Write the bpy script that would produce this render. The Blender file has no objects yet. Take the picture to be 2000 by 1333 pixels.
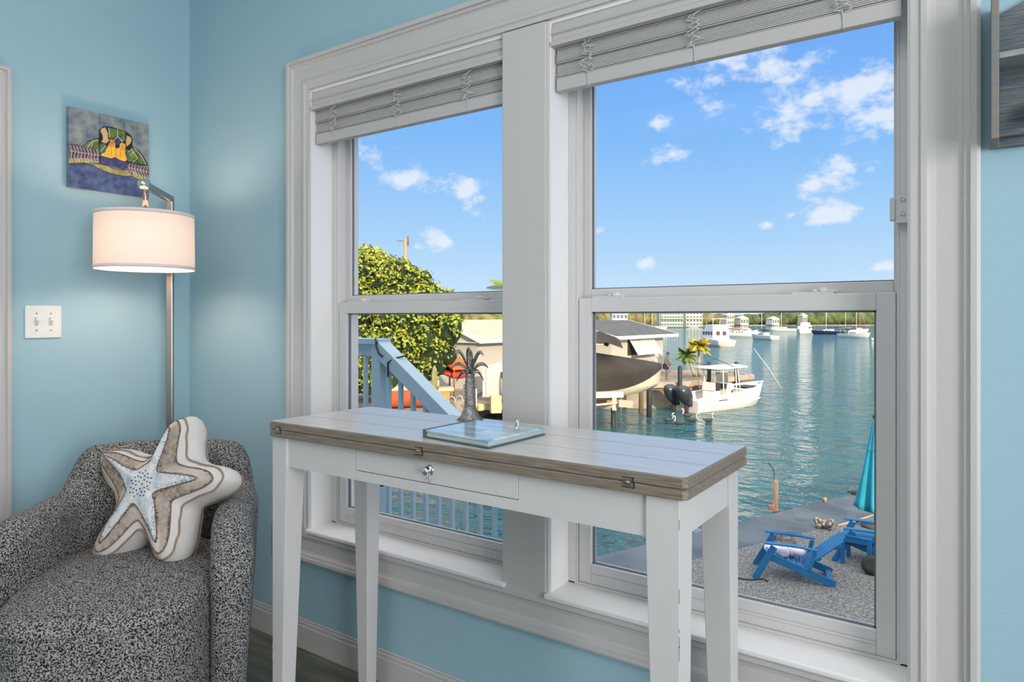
import bpy, math, random
import numpy as np
from mathutils import Vector, Matrix, Quaternion
from mathutils import noise as mnoise
R = math.radians
sc = bpy.context.scene
COL = sc.collection
# ------------------------------------------------------------------ camera, sky, sun, room lights, exposure
F = 1333.0; HOR = 622.0; ZC = 1.19                     # focal length in px of the 2000 px frame, horizon row, eye height above floor
yaw = math.atan(923 / 1333.)
S_, C_ = math.sin(yaw), math.cos(yaw)
DV = (-S_, C_); RV = (C_, S_)                          # view direction and its right, in plan
cam_d = bpy.data.cameras.new('camera'); cam = bpy.data.objects.new('camera', cam_d); COL.objects.link(cam)
cam.location = (0, 0, ZC); cam.rotation_euler = (R(90), 0, yaw)
cam_d.sensor_width = 36; cam_d.lens = 36 * F / 2000; cam_d.shift_y = -(666.5 - HOR) / 2000
cam_d.clip_start = .05; cam_d.clip_end = 3000
sc.camera = cam
sc.view_settings.view_transform = 'Standard'; sc.view_settings.look = 'None'
sc.view_settings.gamma = 1; sc.view_settings.exposure = 0; sc.view_settings.use_curve_mapping = False

def ray(px, py=HOR):
    u = (px - 1000) / F
    return Vector((DV[0] + RV[0] * u, DV[1] + RV[1] * u, (HOR - py) / F))
def at(px, py, w): return Vector((0, 0, ZC)) + ray(px, py) * w          # point at depth w
def CF(w, r, z): return Vector((w * DV[0] + r * RV[0], w * DV[1] + r * RV[1], z))
def onY(px, py, Y):
    v = ray(px, py); return Vector((0, 0, ZC)) + v * (Y / v.y)
def onX(px, py, X):
    v = ray(px, py); return Vector((0, 0, ZC)) + v * (X / v.x)
def onZ(px, py, Z):
    v = ray(px, py); return Vector((0, 0, ZC)) + v * ((Z - ZC) / v.z)
GZ = -2.66        # ground outside, the room being upstairs
WZ = -4.11        # water

# sky: blue gradient with small clouds, all in direction space
wd = bpy.data.worlds.new('sky'); sc.world = wd; wd.use_nodes = True
nt = wd.node_tree; nt.nodes.clear()
def N(t, **k):
    n = nt.nodes.new(t)
    for a, b in k.items(): setattr(n, a, b)
    return n
L = nt.links.new
tc = N('ShaderNodeTexCoord'); sep = N('ShaderNodeSeparateXYZ'); L(tc.outputs['Generated'], sep.inputs[0])
ramp = N('ShaderNodeValToRGB'); L(sep.outputs['Z'], ramp.inputs[0])
els = ramp.color_ramp.elements
els[0].position = 0.0; els[0].color = (.70, .86, 1.0, 1)
els[1].position = 1.0; els[1].color = (1.9, 1.9, 1.9, 1)
for p, c in ((.035, (.58, .78, .98)), (.12, (.40, .66, .97)), (.24, (.24, .52, .96)), (.40, (.155, .39, .93)), (.52, (.45, .62, .95)), (.68, (1.75, 1.78, 1.8))):
    e = els.new(p); e.color = (*c, 1)
CLOUDS = [(727, 287, 30), (800, 350, 22), (900, 375, 40), (935, 385, 18), (865, 473, 24), (815, 482, 10), (1165, 452, 14), (1263, 517, 15),
          (1320, 312, 24), (1405, 150, 40), (1450, 138, 56), (1485, 132, 38), (1525, 235, 30), (1560, 215, 48), (1600, 198, 56), (1630, 195, 50), (1665, 185, 62), (1705, 175, 62), (1745, 190, 60),
          (1640, 345, 30), (1660, 350, 18), (1594, 362, 11), (1600, 411, 30), (1500, 440, 11), (1545, 420, 9), (1735, 520, 12), (1290, 235, 14), (1800, 200, 60), (1700, 330, 14)]
mp = N('ShaderNodeMapping'); mp.inputs['Scale'].default_value = (1, 1, 1.7); L(tc.outputs['Generated'], mp.inputs['Vector'])
ns = N('ShaderNodeTexNoise'); ns.inputs['Scale'].default_value = 17; ns.inputs['Detail'].default_value = 7; ns.inputs['Roughness'].default_value = .62
L(mp.outputs[0], ns.inputs['Vector'])
prev = None
for (px, py, s) in CLOUDS:
    v = ray(px, py).normalized(); c = (v.x, v.y, v.z * 1.7)
    dn = N('ShaderNodeVectorMath', operation='DISTANCE'); L(mp.outputs[0], dn.inputs[0]); dn.inputs[1].default_value = c
    ml = N('ShaderNodeMath', operation='MULTIPLY_ADD'); L(dn.outputs['Value'], ml.inputs[0]); ml.inputs[1].default_value = -F / (s * 1.0 * (1 + ((px - 1000) / F) ** 2) ** -.5); ml.inputs[2].default_value = 1
    ml.inputs[1].default_value = -1 / (s * 2.2 / F)
    if prev is None: prev = ml
    else:
        mx = N('ShaderNodeMath', operation='MAXIMUM'); L(prev.outputs[0], mx.inputs[0]); L(ml.outputs[0], mx.inputs[1]); prev = mx
nz = N('ShaderNodeMath', operation='MULTIPLY_ADD'); L(ns.outputs['Fac'], nz.inputs[0]); nz.inputs[1].default_value = 4.2; nz.inputs[2].default_value = -2.35
ad = N('ShaderNodeMath', operation='ADD'); L(prev.outputs[0], ad.inputs[0]); L(nz.outputs[0], ad.inputs[1])
mr = N('ShaderNodeMapRange', interpolation_type='SMOOTHSTEP'); L(ad.outputs[0], mr.inputs['Value']); mr.inputs['From Min'].default_value = 0; mr.inputs['From Max'].default_value = .85; mr.inputs['To Max'].default_value = .8
mixc = N('ShaderNodeMix', data_type='RGBA'); L(mr.outputs[0], mixc.inputs['Factor']); L(ramp.outputs[0], mixc.inputs['A']); mixc.inputs['B'].default_value = (.86, .91, .99, 1)
dt = N('ShaderNodeVectorMath', operation='DOT_PRODUCT'); L(tc.outputs['Generated'], dt.inputs[0]); dt.inputs[1].default_value = (.787, -.61, .18)
gl_ = N('ShaderNodeMapRange', interpolation_type='SMOOTHSTEP'); L(dt.outputs['Value'], gl_.inputs['Value']); gl_.inputs['From Min'].default_value = .15; gl_.inputs['From Max'].default_value = 1.0
gm_ = N('ShaderNodeMix', data_type='RGBA', blend_type='ADD'); gm_.inputs['Factor'].default_value = 1; L(mixc.outputs['Result'], gm_.inputs['A'])      # sky round the low sun
gc_ = N('ShaderNodeMix', data_type='RGBA'); L(gl_.outputs[0], gc_.inputs['Factor']); gc_.inputs['A'].default_value = (0, 0, 0, 1); gc_.inputs['B'].default_value = (1.5, 1.15, .75, 1); L(gc_.outputs['Result'], gm_.inputs['B'])
bg = N('ShaderNodeBackground'); L(gm_.outputs['Result'], bg.inputs['Color']); bg.inputs['Strength'].default_value = 1.0
wo = N('ShaderNodeOutputWorld'); L(bg.outputs[0], wo.inputs[0])

# low evening sun from behind the house, over the viewer's right shoulder
sun_d = bpy.data.lights.new('sun', 'SUN'); sun = bpy.data.objects.new('sun', sun_d); COL.objects.link(sun)
sd = (Vector((*DV, 0)) * .95 + Vector((*RV, 0)) * -.30).normalized(); sd.z = -math.tan(R(17)); sd.normalize()
sun.rotation_euler = sd.to_track_quat('-Z', 'Y').to_euler()
sun_d.energy = 5.0; sun_d.color = (1.0, .82, .55); sun_d.angle = R(1.0)

def area(name, loc, target, sx, sy, e, col):
    l = bpy.data.lights.new(name, 'AREA'); l.shape = 'RECTANGLE'; l.size = sx; l.size_y = sy; l.energy = e; l.color = col
    o = bpy.data.objects.new(name, l); COL.objects.link(o); o.location = loc
    o.rotation_euler = (Vector(target) - Vector(loc)).to_track_quat('-Z', 'Y').to_euler(); return o
area('ceiling_fill', (-.9, -.6, 2.70), (-.9, -.5, 0), 2.4, 2.4, 24, (1, .96, .92))  # added fill lamp under the ceiling, no fixture known there
area('side_window_daylight', (2.55, -.1, 1.35), (-2, .6, 1.1), 2.2, 1.9, 140, (1, .97, .95))
area('rear_fill', (-.4, -3.3, 1.5), (-1, 1.5, 1.1), 2.4, 1.8, 10, (1, .97, .95))  # added fill behind the camera, no window known there

# ------------------------------------------------------------------ materials
MATS = {}
def mat(name, col, rough=.5, metal=0, col2=None, nscale=10, bump=0, bscale=None, stretch=None, spec=.5, detail=4, contrast=None, coat=0, coatr=.1, obj_space=True):
    if name in MATS: return MATS[name]
    m = bpy.data.materials.new(name); m.use_nodes = True; t = m.node_tree; b = t.nodes['Principled BSDF']
    b.inputs['Base Color'].default_value = (*col, 1); b.inputs['Roughness'].default_value = rough; b.inputs['Metallic'].default_value = metal
    b.inputs['Specular IOR Level'].default_value = spec
    if coat: b.inputs['Coat Weight'].default_value = coat; b.inputs['Coat Roughness'].default_value = coatr
    ln = t.links.new
    g = t.nodes.new('ShaderNodeNewGeometry')
    src = g.outputs['Position']
    if stretch:
        mpn = t.nodes.new('ShaderNodeMapping'); mpn.inputs['Scale'].default_value = stretch; ln(src, mpn.inputs['Vector']); src = mpn.outputs[0]
    if col2:
        n = t.nodes.new('ShaderNodeTexNoise'); n.inputs['Scale'].default_value = nscale; n.inputs['Detail'].default_value = detail; ln(src, n.inputs['Vector'])
        r_ = t.nodes.new('ShaderNodeValToRGB'); lo, hi = contrast or (.35, .65)
        r_.color_ramp.elements[0].position = lo; r_.color_ramp.elements[1].position = hi
        r_.color_ramp.elements[0].color = (*col, 1); r_.color_ramp.elements[1].color = (*col2, 1)
        ln(n.outputs['Fac'], r_.inputs[0]); ln(r_.outputs[0], b.inputs['Base Color'])
    if bump:
        n2 = t.nodes.new('ShaderNodeTexNoise'); n2.inputs['Scale'].default_value = bscale or nscale; n2.inputs['Detail'].default_value = detail; ln(src, n2.inputs['Vector'])
        bp = t.nodes.new('ShaderNodeBump'); bp.inputs['Strength'].default_value = 1; bp.inputs['Distance'].default_value = bump
        ln(n2.outputs['Fac'], bp.inputs['Height']); ln(bp.outputs[0], b.inputs['Normal'])
    MATS[name] = m; return m
def emis(name, col, s):
    m = bpy.data.materials.new(name); m.use_nodes = True; b = m.node_tree.nodes['Principled BSDF']
    b.inputs['Base Color'].default_value = (*col, 1); b.inputs['Emission Color'].default_value = (*col, 1); b.inputs['Emission Strength'].default_value = s
    return m
def sheet(name, col, trans, rough=.8):      # cloth that lets light through
    m = bpy.data.materials.new(name); m.use_nodes = True; t = m.node_tree; t.nodes.clear()
    d = t.nodes.new('ShaderNodeBsdfDiffuse'); tr = t.nodes.new('ShaderNodeBsdfTranslucent'); mx = t.nodes.new('ShaderNodeMixShader'); o = t.nodes.new('ShaderNodeOutputMaterial')
    d.inputs[0].default_value = (*col, 1); tr.inputs[0].default_value = (*col, 1); mx.inputs[0].default_value = trans
    t.links.new(d.outputs[0], mx.inputs[1]); t.links.new(tr.outputs[0], mx.inputs[2]); t.links.new(mx.outputs[0], o.inputs[0]); return m
def thin_glass(name, tint=(1, 1, 1)):
    m = bpy.data.materials.new(name); m.use_nodes = True; t = m.node_tree; t.nodes.clear()
    tr = t.nodes.new('ShaderNodeBsdfTransparent'); g = t.nodes.new('ShaderNodeBsdfGlossy'); f = t.nodes.new('ShaderNodeLayerWeight'); f.inputs['Blend'].default_value = .5; pw = t.nodes.new('ShaderNodeMath'); pw.operation = 'POWER'; pw.inputs[1].default_value = 5; ma = t.nodes.new('ShaderNodeMath'); ma.operation = 'MULTIPLY_ADD'; ma.inputs[1].default_value = .4; ma.inputs[2].default_value = .006; mx = t.nodes.new('ShaderNodeMixShader'); o = t.nodes.new('ShaderNodeOutputMaterial')
    tr.inputs[0].default_value = (*tint, 1); g.inputs['Roughness'].default_value = .01; t.links.new(f.outputs['Facing'], pw.inputs[0]); t.links.new(pw.outputs[0], ma.inputs[0])
    t.links.new(ma.outputs[0], mx.inputs[0]); t.links.new(tr.outputs[0], mx.inputs[1]); t.links.new(g.outputs[0], mx.inputs[2]); t.links.new(mx.outputs[0], o.inputs[0]); return m

WALL = mat('blue_wall_paint', (.35, .55, .65), .75, col2=(.365, .565, .665), nscale=1.5, bump=.0006, bscale=90, spec=.25)
TRIM = mat('white_trim_paint', (.58, .57, .57), .42, bump=.0003, bscale=30, spec=.35)
VINYL = mat('white_window_vinyl', (.66, .65, .65), .35, spec=.4)
CEIL = mat('white_ceiling_paint', (.80, .80, .80), .9)
FLOORM = mat('grey_green_plank_floor', (.10, .11, .085), .45, col2=(.20, .20, .155), nscale=3, stretch=(1.2, 9, 1), bump=.001, detail=8)
JAMB_LIT = mat('lit_jamb_paint', (.86, .855, .85), .3, spec=.4)  # trim paint made paler: daylight on jambs and sill put into colour
GLASS = thin_glass('window_glass')
BLIND = mat('white_woven_blind', (.50, .50, .50), .8, spec=.1)
BLINDR = mat('white_blind_rail', (.54, .535, .53), .6, spec=.2)
CORD = mat('white_cotton_cord', (.62, .62, .62), .9)
TABW = mat('white_table_paint', (.64, .63, .63), .45, spec=.35, bump=.0003, bscale=40, col2=(.67, .66, .66), nscale=5)
WORN = mat('worn_edge_paint', (.42, .38, .34), .6)
NICKEL = mat('brushed_nickel', (.42, .36, .32), .28, 1)
CHROME = mat('polished_chrome', (.75, .75, .75), .12, 1)
PEWTER = mat('aged_pewter', (.20, .19, .18), .38, .85, col2=(.42, .40, .38), nscale=120, bump=.002, bscale=160)
BLACK = mat('black_rubber', (.02, .02, .022), .6)
GAP = mat('dark_gap', (.03, .03, .03), .9)

# ------------------------------------------------------------------ mesh helpers
class MB:
    def __init__(s): s.v = []; s.f = []; s.m = []; s.sm = []
    def add(s, vs, fs, mi=0, smooth=False):
        o = len(s.v); s.v += [tuple(v) for v in vs]
        for f in fs: s.f.append(tuple(i + o for i in f)); s.m.append(mi); s.sm.append(smooth)
        return s
    def box(s, x0, x1, y0, y1, z0, z1, mi=0, M=None):
        vs = [Vector(p) for p in ((x0, y0, z0), (x1, y0, z0), (x1, y1, z0), (x0, y1, z0), (x0, y0, z1), (x1, y0, z1), (x1, y1, z1), (x0, y1, z1))]
        if M is not None: vs = [M @ v for v in vs]
        return s.add(vs, [(0, 3, 2, 1), (4, 5, 6, 7), (0, 1, 5, 4), (1, 2, 6, 5), (2, 3, 7, 6), (3, 0, 4, 7)], mi)
    def hexa(s, b, t, mi=0):          # bottom four and top four points
        return s.add(list(b) + list(t), [(0, 3, 2, 1), (4, 5, 6, 7), (0, 1, 5, 4), (1, 2, 6, 5), (2, 3, 7, 6), (3, 0, 4, 7)], mi)
    def bar(s, a, b, w, h, up=(0, 0, 1), mi=0):       # rectangular bar from a to b, w across, h along up
        a = Vector(a); b = Vector(b); d = (b - a).normalized(); up = Vector(up)
        x = d.cross(up)
        if x.length < 1e-5: x = d.cross(Vector((1, 0, 0)))
        x.normalize(); u = x.cross(d).normalized()
        q = lambda p: [p - x * w / 2 - u * h / 2, p + x * w / 2 - u * h / 2, p + x * w / 2 + u * h / 2, p - x * w / 2 + u * h / 2]
        return s.hexa(q(a), q(b), mi)
    def tube(s, pts, r, n=8, mi=0, caps=True, smooth=True, closed=False):
        pts = [Vector(p) for p in pts]; k = len(pts)
        rs = list(r) if hasattr(r, '__len__') else [r] * k
        vs = []; prevx = None
        for i, p in enumerate(pts):
            if closed: d = pts[(i + 1) % k] - pts[i - 1]
            else: d = pts[min(i + 1, k - 1)] - pts[max(i - 1, 0)]
            d.normalize() if d.length > 0 else None
            if prevx is None:
                x = d.cross(Vector((0, 0, 1)))
                if x.length < 1e-3: x = d.cross(Vector((1, 0, 0)))
            else: x = prevx - d * prevx.dot(d)
            x.normalize(); prevx = x; y = d.cross(x)
            for j in range(n):
                a = 2 * math.pi * j / n; vs.append(p + x * (math.cos(a) * rs[i]) + y * (math.sin(a) * rs[i]))
        fs = []
        for i in range(k if closed else k - 1):
            for j in range(n):
                a = i * n + j; b = i * n + (j + 1) % n; i2 = (i + 1) % k
                fs.append((a, i2 * n + j, i2 * n + (j + 1) % n, b))
        s.add(vs, fs, mi, smooth)
        if caps and not closed:
            o = len(s.v) - len(vs)
            s.f.append(tuple(o + j for j in range(n))); s.m.append(mi); s.sm.append(False)
            s.f.append(tuple(o + (k - 1) * n + j for j in reversed(range(n)))); s.m.append(mi); s.sm.append(False)
        return s
    def lathe(s, prof, c=(0, 0, 0), n=24, mi=0, M=None, smooth=True, caps=True):
        c = Vector(c); vs = []
        for (r, z) in prof:
            for j in range(n):
                a = 2 * math.pi * j / n; v = Vector((r * math.cos(a), r * math.sin(a), z))
                vs.append(c + (M @ v if M is not None else v))
        fs = []
        for i in range(len(prof) - 1):
            for j in range(n):
                fs.append((i * n + j, i * n + (j + 1) % n, (i + 1) * n + (j + 1) % n, (i + 1) * n + j))
        if caps:
            if prof[0][0] > 1e-6: fs.append(tuple(reversed(range(n))))
            if prof[-1][0] > 1e-6: fs.append(tuple((len(prof) - 1) * n + j for j in range(n)))
        return s.add(vs, fs, mi, smooth)
    def ball(s, c, r, mi=0, n=10, sc_=(1, 1, 1), M=None):
        prof = [(max(1e-7, math.sin(math.pi * i / n)), -math.cos(math.pi * i / n)) for i in range(n + 1)]
        MM = (M or Matrix.Identity(3)) @ Matrix.Diagonal((r * sc_[0], r * sc_[1], r * sc_[2]))
        return s.lathe(prof, c, n=max(8, n), mi=mi, M=MM, caps=False)
    def prism(s, poly, off, mi=0, smooth=False):       # planar polygon extruded by vector off
        k = len(poly); p = [Vector(v) for v in poly]; q = [v + Vector(off) for v in p]
        return s.add(p + q, [tuple(reversed(range(k))), tuple(range(k, 2 * k))] + [(i, (i + 1) % k, k + (i + 1) % k, k + i) for i in range(k)], mi, smooth)
    def loft(s, rows, mi=0, smooth=True, closed=False, cap0=False, cap1=False):
        k = len(rows[0]); vs = [p for r_ in rows for p in r_]; fs = []
        for i in range(len(rows) - 1):
            for j in range(k if closed else k - 1):
                fs.append((i * k + j, i * k + (j + 1) % k, (i + 1) * k + (j + 1) % k, (i + 1) * k + j))
        if cap0: fs.append(tuple(reversed(range(k))))
        if cap1: fs.append(tuple((len(rows) - 1) * k + j for j in range(k)))
        return s.add(vs, fs, mi, smooth)
def obj(name, mb, mats, parent=None, bevel=0, kind=None, local=False, subd=0, label=None, seg=2, recalc=True):
    me = bpy.data.meshes.new(name); me.from_pydata(mb.v, [], mb.f)
    if not isinstance(mats, (list, tuple)): mats = [mats]
    for m in mats: me.materials.append(m)
    me.polygons.foreach_set('material_index', mb.m); me.polygons.foreach_set('use_smooth', mb.sm)
    if recalc:
        import bmesh
        bm = bmesh.new(); bm.from_mesh(me); bmesh.ops.recalc_face_normals(bm, faces=bm.faces); bm.to_mesh(me); bm.free()
    me.update()
    o = bpy.data.objects.new(name, me); COL.objects.link(o)
    if parent is not None:
        o.parent = parent
        if not local and parent.type == 'EMPTY': o.location = -parent.location
    if kind: o['kind'] = kind
    if label: o['label'] = label
    if bevel:
        b = o.modifiers.new('bevel', 'BEVEL'); b.width = bevel; b.segments = seg; b.limit_method = 'ANGLE'; b.angle_limit = R(35)
    if subd:
        u = o.modifiers.new('subd', 'SUBSURF'); u.levels = subd; u.render_levels = subd
    return o
def thing(name, label, cat, loc=(0, 0, 0), rz=0, group=None, kind=None):
    o = bpy.data.objects.new(name, None); COL.objects.link(o); o.location = Vector(loc); o.rotation_euler = (0, 0, rz); o.empty_display_size = .1
    if kind: o['kind'] = kind
    if label: o['label'] = label
    if cat: o['category'] = cat
    if group: o['group'] = group
    return o
def tag(o, label, cat, group=None, kind=None):
    o['label'] = label; o['category'] = cat
    if group: o['group'] = group
    if kind: o['kind'] = kind
    return o
def smooth_loop(pts, n):             # closed Catmull-Rom through pts, n per span
    k = len(pts); out = []
    for i in range(k):
        a, b, c, d = [Vector(pts[(i + j - 1) % k]) for j in range(4)]
        for q in range(n):
            t = q / n
            out.append(.5 * ((2 * b) + (c - a) * t + (2 * a - 5 * b + 4 * c - d) * t * t + (3 * b - a - 3 * c + d) * t ** 3))
    return out
rnd = random.Random(7)
# ------------------------------------------------------------------ the room
XL, YB, XR, YF, ZT = -2.77, 1.60, 2.6, -3.4, 2.75
YO = 1.80                                             # outer face of the window wall
OX0, OX1, OZ0, OZ1 = -1.985, -.11, .43, 2.01          # rough opening for both windows
def struct(name, mb, m, **k): return obj(name, mb, m, kind='structure', **k)
struct('floor', MB().box(XL - .15, XR + .15, YF - .15, YO, -.12, 0), FLOORM)
struct('ceiling', MB().box(XL - .15, XR + .15, YF - .15, YO, ZT, ZT + .15), CEIL)
w = MB()
w.box(XL, OX0, YB, YO, 0, ZT); w.box(OX1, XR, YB, YO, 0, ZT); w.box(OX0, OX1, YB, YO, 0, OZ0); w.box(OX0, OX1, YB, YO, OZ1, ZT); w.box(-1.125, -.972, YB, YO, OZ0, OZ1)
struct('wall_back', w, WALL)
DY0, DY1, DZ1 = .06, .86, 1.965                            # door opening in the left wall
w = MB(); w.box(XL - .15, XL, YF, DY0, 0, ZT); w.box(XL - .15, XL, DY1, YO, 0, ZT); w.box(XL - .15, XL, DY0, DY1, DZ1, ZT)
struct('wall_left', w, WALL)
struct('wall_right', MB().box(XR, XR + .15, YF, YO, 0, ZT), WALL)
struct('wall_front', MB().box(XL - .15, XR + .15, YF - .15, YF, 0, ZT), WALL)

# profile swept round a rectangle with mitred corners; prof = [(inset, proud)]
def frame(prof, a0, a1, b0, b1, put, sides=4):
    mb = MB(); rows = []
    for (ca, cb, sa, sb) in ((a0, b0, 1, 1), (a1, b0, -1, 1), (a1, b1, -1, -1), (a0, b1, 1, -1)):
        rows.append([put(ca + sa * i, cb + sb * i, d) for i, d in prof])
    if sides == 4: rows.append(rows[0])
    else:          # legs and head only
        rows = [[put(a0 + i, b0, d) for i, d in prof], rows[3], rows[2], [put(a1 - i, b0, d) for i, d in prof]]
    return mb.loft(rows, smooth=False)
PROF = [(0, 0), (0, .030), (.006, .033), (.016, .033), (.018, .026), (.026, .026), (.030, .020), (.036, .018), (.072, .018), (.082, .021), (.088, .026), (.098, .026), (.102, .022), (.116, .022), (.116, -.004)]
casing = struct('trim_1', frame(PROF, -2.087, -.006, .325, 2.119, lambda a, b, d: (a, YB - d, b)), TRIM)
casing.data.transform(Matrix.Identity(4))
# flat board between the windows
mb = MB().box(-1.127, -.982, YB - .022, YB + .01, .44, 2.0); mb.box(-.985, -.974, YB - .018, YB + .01, .44, 2.0)
struct('trim_2', mb, TRIM, bevel=.0025)
struct('baseboard_back', MB().box(XL, XR, YB - .014, YB, 0, .085).box(XL, XR, YB - .010, YB, .085, .098).box(XL, XR, YB - .006, YB, .098, .106), TRIM, bevel=.003)
struct('baseboard_left', MB().box(XL, XL + .014, .955, YB, 0, .085).box(XL, XL + .010, .955, YB, .085, .098).box(XL, XL + .006, .955, YB, .098, .106), TRIM, bevel=.003)

# door in the left wall, only its casing reaches into the picture
dr_ = thing('door_1', None, None, (XL, .46, 0), kind='structure')
PD = [(0, 0), (0, .024), (.006, .027), (.014, .027), (.017, .018), (.040, .016), (.062, .020), (.068, .024), (.078, .020), (.088, .018), (.088, 0)]
obj('door_casing', frame(PD, -.028, .950, 0, 2.0525, lambda a, b, d: (XL + d, a, b), sides=3), TRIM, dr_, kind='structure')
obj('door_panel', MB().box(XL - .06, XL - .02, DY0, DY1, .01, DZ1), TRIM, dr_, kind='structure')

# ---- double-hung windows
def window(name, x0, x1):
    t = thing(name, None, None, ((x0 + x1) / 2, 1.70, .44), kind='structure')
    z0, z1 = .443, 1.992
    m = MB()         # wooden reveal boards and sill
    m.box(x0 - .012, x0, YB - .012, YO, z0 - .01, z1 + .01); m.box(x1, x1 + .012, YB - .012, YO, z0 - .01, z1 + .01); m.box(x0, x1, YB - .012, YO, z1, z1 + .012)
    obj('window_jamb', m, JAMB_LIT, t, kind='structure')
    obj('window_sill', MB().box(x0 - .012, x1 + .012, YB - .034, YO, z0 - .014, z0), JAMB_LIT, t, kind='structure', bevel=.004)
    f = MB(); fy0, fy1 = 1.681, 1.79
    f.box(x0, x0 + .022, fy0, fy1, z0, z1); f.box(x1 - .022, x1, fy0, fy1, z0, z1); f.box(x0, x1, fy0, fy1, z1 - .03, z1); f.box(x0, x1, fy0, fy1, z0, z0 + .006)
    f.box(x0 + .022, x0 + .028, fy0 + .004, fy0 + .018, z0, z1); f.box(x1 - .028, x1 - .022, fy0 + .004, fy0 + .018, z0, z1)
    obj('window_frame', f, VINYL, t, kind='structure', bevel=.0015)
    # lower sash
    a, b = x0 + .030, x1 - .030; ya, yb = 1.688, 1.722
    gl, gr, gb, gt = x0 + .068, x1 - .068, .5035, 1.2072
    s = MB(); s.box(a, gl, ya, yb, z0 + .006, 1.246); s.box(gr, b, ya, yb, z0 + .006, 1.246); s.box(gl, gr, ya, yb, z0 + .006, gb); s.box(gl, gr, ya, yb, gt, 1.246)
    s.box(gl, gr, ya - .004, ya, z0 + .03, z0 + .036)
    lo = obj('lower_sash', s, VINYL, t, kind='structure', bevel=.002)
    bd = MB(); bd.box(gl, gl + .005, 1.700, 1.708, gb, gt); bd.box(gr - .005, gr, 1.700, 1.708, gb, gt); bd.box(gl, gr, 1.700, 1.708, gb, gb + .003); bd.box(gl, gr, 1.700, 1.708, gt - .004, gt)
    obj('glazing_bead', bd, mat('grey_glazing_bead', (.16, .17, .19), .5), lo, kind='structure')
    obj('window_pane', MB().box(gl, gr, 1.704, 1.7045, gb, gt), GLASS, lo, kind='structure')
    # upper sash
    a, b = x0 + .022, x1 - .022; ya, yb = 1.730, 1.764
    gl, gr, gb, gt = x0 + .046, x1 - .038, 1.273, 1.95
    s = MB(); s.box(a, gl, ya, yb, 1.236, z1 - .03); s.box(gr, b, ya, yb, 1.236, z1 - .03); s.box(gl, gr, ya, yb, 1.236, gb); s.box(gl, gr, ya, yb, gt, z1 - .03)
    up = obj('upper_sash', s, VINYL, t, kind='structure', bevel=.002)
    obj('window_pane', MB().box(gl, gr, 1.744, 1.7445, gb, gt), GLASS, up, kind='structure')
    bd = MB(); bd.box(gl, gl + .004, 1.738, 1.744, gb, gt); bd.box(gl, gr, 1.738, 1.744, gb, gb + .003)
    obj('glazing_bead', bd, MATS['grey_glazing_bead'], up, kind='structure')
    for lx in (x0 + .115, x1 - .20):
        k = MB(); k.box(lx - .045, lx + .045, 1.695, 1.724, 1.246, 1.251); k.lathe([(.012, 0), (.012, .006), (.008, .010)], (lx + .02, 1.708, 1.251), 12)
        k.hexa([(lx, 1.70, 1.2515), (lx + .05, 1.708, 1.2515), (lx + .05, 1.716, 1.2515), (lx, 1.716, 1.2515)], [(lx, 1.70, 1.258), (lx + .05, 1.708, 1.256), (lx + .05, 1.716, 1.256), (lx, 1.716, 1.258)])
        obj('sash_lock', k, VINYL, t, kind='structure', bevel=.001)
    return t
w1 = window('window_1', -1.967, -1.125)
w2 = window('window_2', -.970, -.128)
k = MB().box(-.156, -.128 - .0005, 1.655, 1.668, 1.392, 1.452)         # vent stop on the right-hand jamb
k.box(-.166, -.156, 1.650, 1.670, 1.398, 1.446)
tilt = obj('vent_stop', k, VINYL, w2, kind='structure', bevel=.001)
obj('screw', MB().lathe([(.004, 0), (.004, .003)], (-.142, 1.655, 1.440), 10, M=Matrix.Rotation(R(90), 3, 'X')).lathe([(.004, 0), (.004, .003)], (-.142, 1.655, 1.410), 10, M=Matrix.Rotation(R(90), 3, 'X')), CHROME, tilt, kind='structure')

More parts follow.
